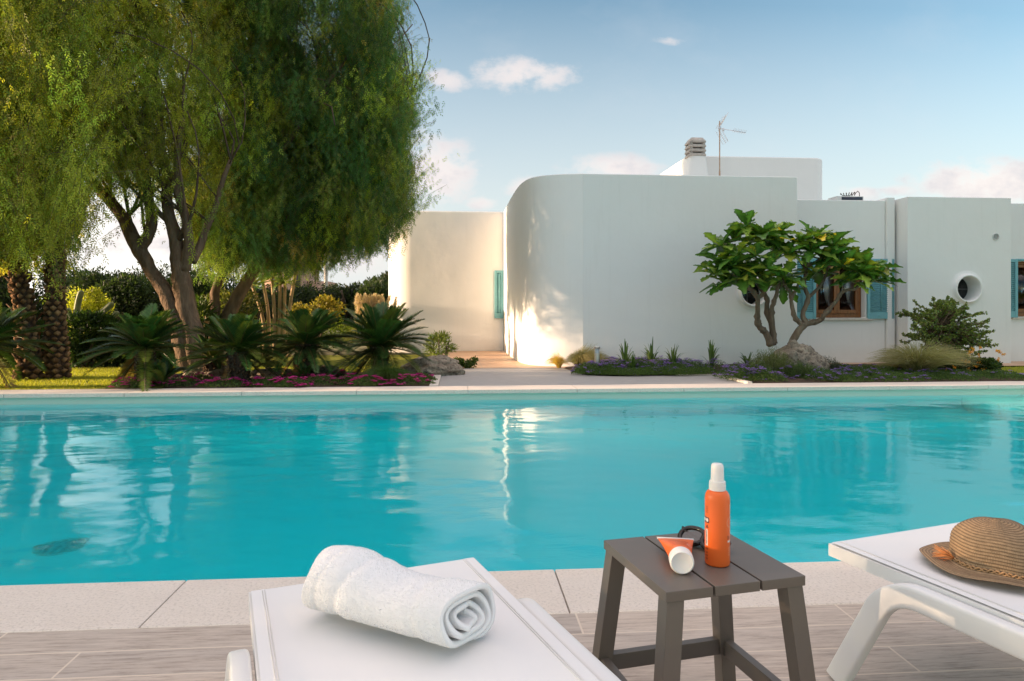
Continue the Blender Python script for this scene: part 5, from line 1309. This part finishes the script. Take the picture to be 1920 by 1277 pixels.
# strap-leaved clumps along the villa wall
for i, (px, py, Y, h) in enumerate([(1172, 692, 10.75, .36), (1222, 688, 11.1, .36), (1262, 690, 10.9, .31), (1333, 690, 11.0, .33), (1402, 688, 11.1, .22), (1185, 700, 10.5, .24)]):
    rg = np.random.default_rng(70 + i); x = PY(px, py, Y).x; loc = ['just right of the steel bollard', 'second from the bollard, with wide leaves', 'spreading low in the middle of the bed', 'with two tall upright blades', 'small, at the left foot of the boulder', 'low, in front of the one by the bollard'][i]
    t = empty('agapanthus', (x, Y, 0), 'strap-leaved clump ' + loc, 'plant', 'strap-leaved clumps among the purple flowers'); n = 28; a = rg.uniform(0, 6.28, n); mb = MB(); h *= 1.22
    k = np.linspace(0, 1, 6); out = rg.uniform(.03, .26, n); hh = h * 1.2 * rg.uniform(.55, 1.15, n) * (1 - .5 * out)
    P = np.stack([x + (np.cos(a) * out)[:, None] * k ** 1.3, Y + (np.sin(a) * out)[:, None] * k ** 1.3, hh[:, None] * (1.15 * k - (.1 + 1.6 * out[:, None]) * k ** 3)], 2)
    T = unit(np.gradient(P, axis=1)); S = unit(np.cross(T, np.stack([np.cos(a), np.sin(a), a * 0], 1)[:, None, :])) * (.040 * np.sqrt(1 - k * .97))[None, :, None] * .5
    V = np.stack([P + S, P - S], 2).reshape(-1, 3); b_ = (np.arange(n) * 12)[:, None]; q = np.concatenate([b_ + np.array([[2 * j, 2 * j + 2, 2 * j + 3, 2 * j + 1]]) for j in range(5)], 0)
    mb.addq(V, q, np.repeat(vcol(rg, n, (.06, .12, .025), (.14, .20, .045)), 12, 0)); mb.build('leaves', LEAFG, t)

# ---------------------------------------------------------------- flowering carpets
def carpet(rg, mb, fl, x, y, r, hgt, n, cols, fcols, nf, leaf=.022, fs=.020):
    a = rg.uniform(0, 6.28, n); q = np.sqrt(rg.random(n)); P = np.stack([x + r[0] * q * np.cos(a), y + r[1] * q * np.sin(a), hgt * (1 - q ** 2) * rg.random(n) ** .5 + .01], 1)
    D = unit(rg.normal(0, .7, (n, 3)) + [0, 0, .8]); diamonds(mb, P, D, unit(np.cross(D, rg.normal(0, 1, (n, 3)))), leaf * rg.uniform(.7, 1.4, n), leaf * .4, vcol(rg, n, *cols, .2))
    m = nf; nc = max(2, nf // 9); ca = rg.uniform(0, 6.28, nc); cq = np.sqrt(rg.random(nc)); idx = rg.integers(0, nc, m)
    q = cq[idx]; a = ca[idx]; P = np.stack([x + r[0] * q * np.cos(a) + rg.normal(0, .018, m), y + r[1] * q * np.sin(a) + rg.normal(0, .018, m), hgt * (1 - q ** 2) + .022 + rg.normal(0, .006, m)], 1)
    for k in range(5):
        aa = k * 1.2566 + rg.random(m) * .5; D = unit(np.stack([np.cos(aa), np.sin(aa), np.full(m, .35)], 1)); S = np.stack([-np.sin(aa), np.cos(aa), aa * 0], 1); diamonds(fl, P, D, S, fs * .62, fs * .5, vcol(rg, m, *fcols, .1), .65)
pk = [(245, 720, 9.02, .30), (335, 716, 9.2, .34), (372, 706, 9.6, .28), (420, 722, 9.05, .34), (502, 720, 9.1, .32), (562, 708, 9.55, .34), (600, 716, 9.2, .36), (640, 702, 9.8, .32), (662, 712, 9.3, .30), (690, 722, 9.05, .28), (712, 702, 9.55, .26), (765, 716, 9.15, .36), (548, 722, 9.0, .24), (785, 706, 9.6, .26)]
pl = ['beside the lawn at the left end of the bed', 'at the foot of the young sago palm', 'behind, left of the second sago palm', 'in front of the second sago palm', 'between the second and middle sago palms', 'dense, before the middle sago palm', 'widest, near the middle of the coping', 'behind the widest one', 'left of the green grass fountain', 'below the green grass fountain', 'behind the green grass fountain', 'right of the green grass fountain by the grey paving', 'small, right against the coping', 'sparse, below the boulder']
for i, (px, py, Y, r) in enumerate(pk):
    rg = np.random.default_rng(200 + i); x = PY(px, py, Y).x; t = empty('ice_plant', (x, Y, 0), 'magenta flowering cushion ' + pl[i], 'flowers', 'magenta flowering cushions in the left bed'); mb = MB(); fl = MB()
    carpet(rg, mb, fl, x, Y, (r, r * .55), .11, 1500, ((.05, .10, .025), (.13, .19, .05)), ((.50, .03, .26), (.72, .07, .42)), 210 if i != 13 else 50, fs=.034)
    mb.build('leaves', LEAF, t); fl.build('petals', FLOW, t)
rg = np.random.default_rng(300); mb = MB(); fl = MB()
for k in range(150):
    x = rg.uniform(1.95, 8.2); yl = 10.35 if x < 3.95 else 9.06; yh = 11.6 if x < 3.95 else 11.0
    y = rg.uniform(yl, yh); den = np.interp(x, [1.9, 4.8, 5.5, 8], [1, 1, .4, .2])
    carpet(rg, mb, fl, x, y, (.28, .2), (.17 if x < 5.2 else .09), 950, ((.05, .10, .03), (.12, .18, .05)), ((.24, .13, .55), (.42, .27, .75)), int(95 * den) + 3, fs=.026)
for x in np.arange(1.9, 3.9, .10): carpet(rg, mb, fl, x, (10.20 if x > 2.25 else 10.55 - (x - 1.9)) + .05 * math.sin(x * 9), (.17, .12), .11, 520, ((.06, .12, .03), (.14, .20, .05)), ((.24, .13, .55), (.42, .27, .75)), 4, fs=.018)
o = mb.build('ground_cover', LEAF); tag(o, 'dark green carpet of small leaves covering the right bed', 'ground cover', kind='stuff')
o = fl.build('purple_flowers', FLOW); tag(o, 'scattered tiny purple flowers over the carpet in the right bed', 'flowers', kind='stuff')

# rosemary-like mounds beside the boulder
def needle(label, px, Y, z, r, n, seed, cols=((.06, .085, .03), (.17, .19, .07))):
    rg = np.random.default_rng(seed); x = PY(px, 680, Y).x; t = empty('rosemary_bush', (x, Y, 0), label, 'shrub', 'needle-leaved shrubs round the boulder'); mb = MB()
    ns = n // 28; a = rg.uniform(0, 6.28, ns); q = np.sqrt(rg.random(ns)); bx = x + r[0] * .7 * q * np.cos(a); by = Y + r[1] * .7 * q * np.sin(a)
    for i in range(ns):
        h = r[2] * (1 - .65 * q[i] ** 2) * rg.uniform(.75, 1.15); m = 28; f = np.linspace(.25, 1, m); le = np.array([math.cos(a[i]) * .35 * q[i], math.sin(a[i]) * .35 * q[i], 1.0])
        P = np.array([bx[i], by[i], z]) + le * (h * f)[:, None]; D = unit(rg.normal(0, .75, (m, 3)) + [0, 0, .9]); c = np.array(cols[0]) * (1 - f[:, None]) + np.array(cols[1]) * f[:, None]
        diamonds(mb, P, D, unit(np.cross(D, rg.normal(0, 1, (m, 3)))), .032, .005, c * rg.uniform(.7, 1.3))
    mb.build('foliage', LEAF, t)
needle('dense needle-leaved mound in front of the boulder, olive topped', 1445, 9.75, .0, (.42, .26, .40), 14000, 81)
needle('dark low needle-leaved mound left of the boulder', 1418, 9.55, .0, (.30, .2, .24), 6000, 82, ((.045, .075, .03), (.12, .16, .06)))
needle('dark needle-leaved mound in front, right of the olive topped one', 1500, 9.6, .0, (.32, .2, .24), 6000, 83, ((.045, .075, .03), (.12, .16, .06)))
needle('small grey needle-leaved shrub right of the boulder', 1552, 10.3, .0, (.22, .2, .26), 4000, 84, ((.04, .05, .035), (.11, .12, .08)))

# ---------------------------------------------------------------- boulders
ROCK, nt, b = mat('limestone_boulder'); n1 = noise_n(nt, 5, 7, .7); n2 = noise_n(nt, 22, 5, .7)
c = ramp(nt, n1, [(.3, (.20, .155, .115)), (.55, (.42, .345, .26)), (.75, (.58, .50, .40))]); pf = N(nt, 'ShaderNodeMapRange', inp={1: .36, 2: .5, 3: .8, 4: 0}); L(nt, n2, pf.inputs[0]); c = MIX(nt, pf.outputs[0], c, (.09, .06, .045)); L(nt, c, b.inputs['Base Color']); b.inputs['Roughness'].default_value = .95
bump(nt, b, M(nt, 'ADD', n2, n1), 1, .05)
def rock(label, x, y, z, r, seed):
    bm = bmesh.new(); bmesh.ops.create_icosphere(bm, subdivisions=5, radius=1)
    o_ = Vector((seed * 7.3, 0, 0))
    for v_ in bm.verts:
        d = v_.co.normalized(); k = 1 + .32 * noise.noise(d * 1.6 + o_) + .16 * noise.noise(d * 4 + o_) + .07 * noise.noise(d * 10 + o_) - .06 * max(0, noise.noise(d * 18 + o_))
        v_.co = Vector((d.x * r[0] * k, d.y * r[1] * k, d.z * r[2] * k)) + Vector((x, y, z))
    me = bpy.data.meshes.new('r'); bm.to_mesh(me); bm.free(); o = link('boulder', me, ROCK, smooth=True); return tag(o, label, 'boulder', 'limestone boulders in the beds')
rock('pitted limestone boulder under the small broad-leaved tree', PY(1492, 670, 10.35).x, 10.35, .08, (.40, .32, .36), 1)
rock('long pale boulder beside the grey paving before the villa wing', PY(808, 685, 10.7).x, 10.7, .05, (.46, .35, .22), 2)
rock('brown stone low among the sago palm trunks', PY(400, 700, 10.3).x, 10.3, .0, (.40, .25, .16), 3)
rock('small flat stone behind the magenta flowers', PY(610, 690, 10.4).x, 10.4, .0, (.35, .22, .14), 4)
rock('long brown stone between the second and middle sago palms', PY(505, 695, 10.3).x, 10.3, .0, (.42, .22, .12), 5)

# ---------------------------------------------------------------- small broad-leaved tree
def bigleaf():
    rg = np.random.default_rng(77); rnd = random.Random(77); Y = 10.6
    def W(px, py, dy=0): return PY(px, py, Y + dy)
    t = empty('broadleaf_tree', tuple(W(1460, 655)), 'small tree with twisted stems and big lobed leaves in front of the window', 'tree'); t.location.z = .2
    mb = MB(); bc = (.20, .145, .10)
    st = [([(1446, 648, 0), (1436, 625, 0), (1424, 612, 0), (1420, 594, 0), (1421, 562, 0), (1410, 545, -.05), (1390, 530, -.1), (1372, 515, -.1)], (.055, .05, .045, .04, .035, .035, .03, .022)),
          ([(1450, 648, .1), (1447, 612, .1), (1438, 585, .1), (1438, 560, .1), (1425, 540, .1), (1410, 515, .15)], (.05, .045, .04, .035, .03, .02)),
          ([(1452, 645, .05), (1449, 610, .05), (1447, 580, 0), (1455, 556, 0), (1460, 535, -.05), (1472, 510, -.05)], (.05, .04, .036, .032, .028, .02)),
          ([(1482, 648, 0), (1498, 620, 0), (1510, 606, 0), (1505, 590, 0), (1515, 560, 0), (1508, 535, 0), (1512, 505, 0), (1518, 490, 0)], (.06, .055, .05, .038, .034, .03, .026, .02)),
          ([(1504, 610, 0), (1490, 594, -.05), (1484, 565, -.05), (1482, 548, -.05), (1472, 536, -.1), (1466, 520, -.1)], (.04, .034, .03, .026, .024, .016)),
          ([(1484, 560, -.05), (1494, 540, -.1), (1500, 525, -.1)], (.026, .022, .014)),
          ([(1510, 608, 0), (1538, 600, -.05), (1546, 590, -.1), (1565, 568, -.1), (1580, 547, -.15), (1604, 541, -.15), (1616, 525, -.15)], (.045, .04, .036, .03, .026, .022, .015)),
          ([(1514, 560, 0), (1530, 545, 0), (1547, 522, .05), (1552, 500, .05)], (.028, .024, .02, .014)),
          ([(1512, 505, 0), (1500, 490, 0), (1490, 470, 0)], (.02, .018, .014)), ([(1515, 500, 0), (1545, 480, 0), (1560, 470, 0)], (.02, .016, .012)),
          ([(1421, 560, 0), (1440, 540, -.1), (1450, 520, -.15)], (.028, .022, .014))]
    for pts, rr in st:
        P = catmull([W(*p) for p in pts], 5); r2 = np.interp(np.linspace(0, 1, len(P)), np.linspace(0, 1, len(rr)), rr)
        P = [p + Vector((rnd.uniform(-1, 1), 0, rnd.uniform(-1, 1))) * .006 for p in P]
        r2 = [r_ * (1.30 if rnd.random() < .12 else 1) for r_ in r2]
        mb.tube(P, r2, 10, col=bc, jit=.12, rng=rnd)
    mb.build('trunk', BARK, t, smooth=True)
    LM_ = leafmat('broad_leaf', trans=.26, rough=.36, spec=.5)
    ros = [(1340, 515, -.1), (1362, 532, .05), (1388, 522, -.15), (1468, 538, .1), (1432, 528, 0), (1640, 528, -.1), (1642, 508, 0), (1596, 528, -.2), (1530, 512, -.1), (1580, 500, -.15), (1372, 500, -.15), (1345, 492, 0), (1352, 462, .1), (1385, 478, -.25), (1405, 452, 0), (1400, 425, .1), (1428, 440, -.1), (1418, 480, -.3), (1440, 505, -.3), (1452, 470, .15), (1460, 440, .1), (1478, 478, -.1), (1470, 520, -.15),
           (1440, 455, .25), (1375, 450, .25), (1500, 455, -.05), (1520, 470, -.1), (1530, 445, .1), (1560, 462, -.1), (1575, 475, .1), (1545, 490, .0), (1612, 512, -.2), (1625, 500, -.1), (1600, 490, .05), (1410, 510, .1), (1395, 500, .2)]
    nseg = 9; mbl = MB()
    for px, py, dy in ros:
        c = W(px, py, dy); nl = int(rg.integers(15, 21)); 
        for i in range(nl):
            a = i * 2.4 + rg.uniform(-.3, .3); el = rg.uniform(-.35, 1.1); ln = rg.uniform(.28, .46) * (1 - .25 * max(0, el - .6)); wd_ = ln * rg.uniform(.34, .44)
            d = Vector((math.cos(a) * math.cos(el), math.sin(a) * math.cos(el), math.sin(el))); sdv = d.cross(Vector((0, 0, 1))).normalized(); upv = sdv.cross(d).normalized()
            tw = rg.uniform(-.5, .5); sdv = (sdv * math.cos(tw) + upv * math.sin(tw)).normalized(); upv = sdv.cross(d).normalized()
            r_ = rg.random(); base_c = np.array([.06, .135, .022]) if r_ < .62 else (np.array([.16, .23, .035]) if r_ < .92 else np.array([.20, .22, .03]))
            if rg.random() < .015: base_c = np.array([.60, .42, .03])
            base_c = base_c * rg.uniform(.75, 1.3); V = []; col = []; cur = rg.uniform(.1, .5)
            for k in range(nseg + 1):
                f = k / nseg; p = c + d * ln * f + Vector((0, 0, -cur * ln * f * f * .7)); w2 = wd_ * .5 * (math.sin(math.pi * min(1, f ** 1.35 * .93 + .02)) ** .8 + .05) * (1 + .20 * (1 if k % 2 else -1) * (f > .2)); wv = .012 * math.sin(k * 2.1 + a)
                for s_ in (-1, -.06, .06, 1):
                    V.append(tuple(p + sdv * w2 * s_ + upv * (abs(s_) * w2 * .38 + (wv if abs(s_) == 1 else 0)))); col.append(base_c * (1.0 if abs(s_) == 1 else 2.1))
            Fc = [(k * 4 + j, k * 4 + j + 1, k * 4 + j + 5, k * 4 + j + 4) for k in range(nseg) for j in range(3)]
            mbl.add(V, Fc, np.array(col))
    mbl.build('crown', LM_, t, smooth=True)
bigleaf()

# ---------------------------------------------------------------- succulent shrub and lantana
def spek():
    rg = np.random.default_rng(88); Y = 10.6; t = empty('jade_shrub', (PY(1755, 690, Y).x, Y, 0), 'bushy succulent shrub with small round leaves on dark stems under the round window', 'shrub')
    mb = MB(); lf = MB()
    def W(px, py, dy=0): return PY(px, py, Y + dy)
    roots = [[(1736, 690), (1738, 655), (1745, 635), (1752, 615)], [(1768, 690), (1772, 650), (1782, 625), (1770, 600)], [(1782, 690), (1790, 650), (1800, 625)]]
    nodes = []
    for r_ in roots:
        P = catmull([W(*p) for p in r_], 4); mb.tube(P, list(np.linspace(.062, .036, len(P))), 8, col=(.13, .095, .085), jit=.15, rng=random.Random(3)); nodes += P[5:]
    cx = W(1760, 620).x
    for i in range(210):
        s_ = nodes[rg.integers(len(nodes))]; a = rg.uniform(0, 6.28); q = math.sqrt(rg.random()); 
        e = Vector((cx + math.cos(a) * q * .56 + .06, Y + rg.uniform(-.32, .32), .72 + math.sin(a) * q * (.42 if math.sin(a) > 0 else .42) - .02))
        if e.x > cx + .2: e.z -= (e.x - cx - .2) * .45
        mid = s_.lerp(e, .5) + Vector((rg.normal(0, .04), rg.normal(0, .04), .05)); tip = e + Vector(((e.x - cx) * .35 + rg.normal(0, .03), rg.normal(0, .04), rg.uniform(-.02, .10)))
        P = catmull([s_, mid, e, tip], 4); mb.tube(P, list(np.linspace(.012, .004, len(P))), 4, col=(.16, .11, .07), cap=False)
        Q = np.array([tuple(p) for p in P[5:]]); m = 60; f = rg.random(m) * (len(Q) - 1.01); k = f.astype(int); pp = Q[k] * (1 - (f - k))[:, None] + Q[k + 1] * (f - k)[:, None]
        D = unit(rg.normal(0, 1, (m, 3)) + [0, 0, .3]); diamonds(lf, pp, D, unit(np.cross(D, rg.normal(0, 1, (m, 3)))), .040, .030, vcol(rg, m, (.09, .14, .025), (.24, .29, .06), .15), .55)
    mb.build('stems', BARK, t); lf.build('leaves', LEAFG, t)
spek()
def lantana(label, px, Y, r, n, nf, seed):
    rg = np.random.default_rng(seed); x = PY(px, 690, Y).x; t = bush('lantana', label, 'flowering shrub', (x, Y, r[2] * .75), r, n, .042, ((.022, .05, .014), (.07, .11, .025)), seed, 'orange flowering shrubs', 9, LEAF, False, wl=.6)
    for i in range(nf):
        fl = MB()
        d = unit(rg.normal(0, 1, 3)); d[1] = -abs(d[1]); c = np.array([x, Y, r[2] * .75]) + d * np.array(r) * .95; c[2] = max(.05, c[2]); m = 26; P = c + rg.normal(0, .011, (m, 3)); D = unit(rg.normal(0, .5, (m, 3)) + d)
        diamonds(fl, P, D, unit(np.cross(D, rg.normal(0, 1, (m, 3)))), .020, .017, vcol(rg, m, (.75, .25, .02), (.85, .48, .04), .08), .6)
        fl.build('flower_head', FLOW, t)
lantana('rounded dark shrub with orange flower heads right of the succulent shrub', 1840, 10.0, (.36, .3, .24), 5200, 18, 91)
lantana('low shrub with a few orange flowers below the succulent shrub', 1795, 10.15, (.30, .25, .22), 3600, 8, 92)

# ---------------------------------------------------------------- distance
def far_house():
    Y = 60; t = empty('distant_house', tuple(PY(540, 530, Y)), 'pinkish stone house with a low extension far behind the trees', 'house'); t.location.z = 0
    pk_ = simple('pink_stone', (.45, .27, .20), .9, .15, 1.5); rf = simple('roof_tile', (.34, .17, .11), .9, .2, 3); wn = simple('dark_opening', (.05, .045, .04), .5, 0, bs=0)
    a = PY(492, 500, Y); b_ = PY(572, 500, Y); c = PY(612, 500, Y)
    mb = MB(); mb.box((a.x, Y, -.1), (b_.x, Y + 6, 4.7)); mb.build('wall', pk_, t, colors=False)
    mb = MB(); mb.box((b_.x + .01, Y + .5, -.1), (c.x, Y + 5, 3.45)); mb.build('wall', pk_, t, colors=False)
    mb = MB(); mb.add([(a.x - .3, Y - .3, 4.7), (b_.x + .3, Y - .3, 4.7), (b_.x + .3, Y + 6.3, 4.7), (a.x - .3, Y + 6.3, 4.7), (a.x + .6, Y + 3, 5.6), (b_.x - .6, Y + 3, 5.6)], [(0, 1, 5, 4), (1, 2, 5), (2, 3, 4, 5), (3, 0, 4), (3, 2, 1, 0)]); mb.build('roof', rf, t, colors=False)
    for k in range(2): mb = MB(); x = a.x + .7 + k * 1.7; mb.box((x, Y - .03, 2.9), (x + .8, Y + .02, 4.0)); mb.build('window', wn, t, colors=False)
far_house()
def pole():
    g = PY(611, 500, 38); t = empty('utility_pole', (g.x, 38, 0), 'slim utility pole above the dark trees beside the pink house', 'pole'); pm = simple('pole_concrete', (.45, .40, .34), .8, .1)
    mb = MB(); mb.tube([(g.x, 38, -.1), (g.x, 38, 4.4)], [.12, .09], 8); mb.build('mast', pm, t, colors=False)
    mb = MB(); mb.box((g.x - .5, 37.95, 4.0), (g.x + .5, 38.05, 4.08)); mb.build('crossarm', pm, t, colors=False)
pole()
# shade trees out of view to the west, whose shadows lie over the pool deck
for i, (x, y, h, r) in enumerate([(-13.5, 2.2, 2.7, 1.9), (-14.5, 5.4, 2.8, 1.8), (-13.8, -1.2, 2.6, 1.8)]):
    bush('garden_tree', ['garden tree west of the pool, nearest the near coping', 'garden tree west of the pool, nearest the lawn', 'garden tree west of the deck, behind the loungers'][i], 'tree', (x, y, h * .55), (1.2, r, h * .62), 8000, .17, MG, 170 + i, 'garden trees west of the pool', 14, wl=.4)
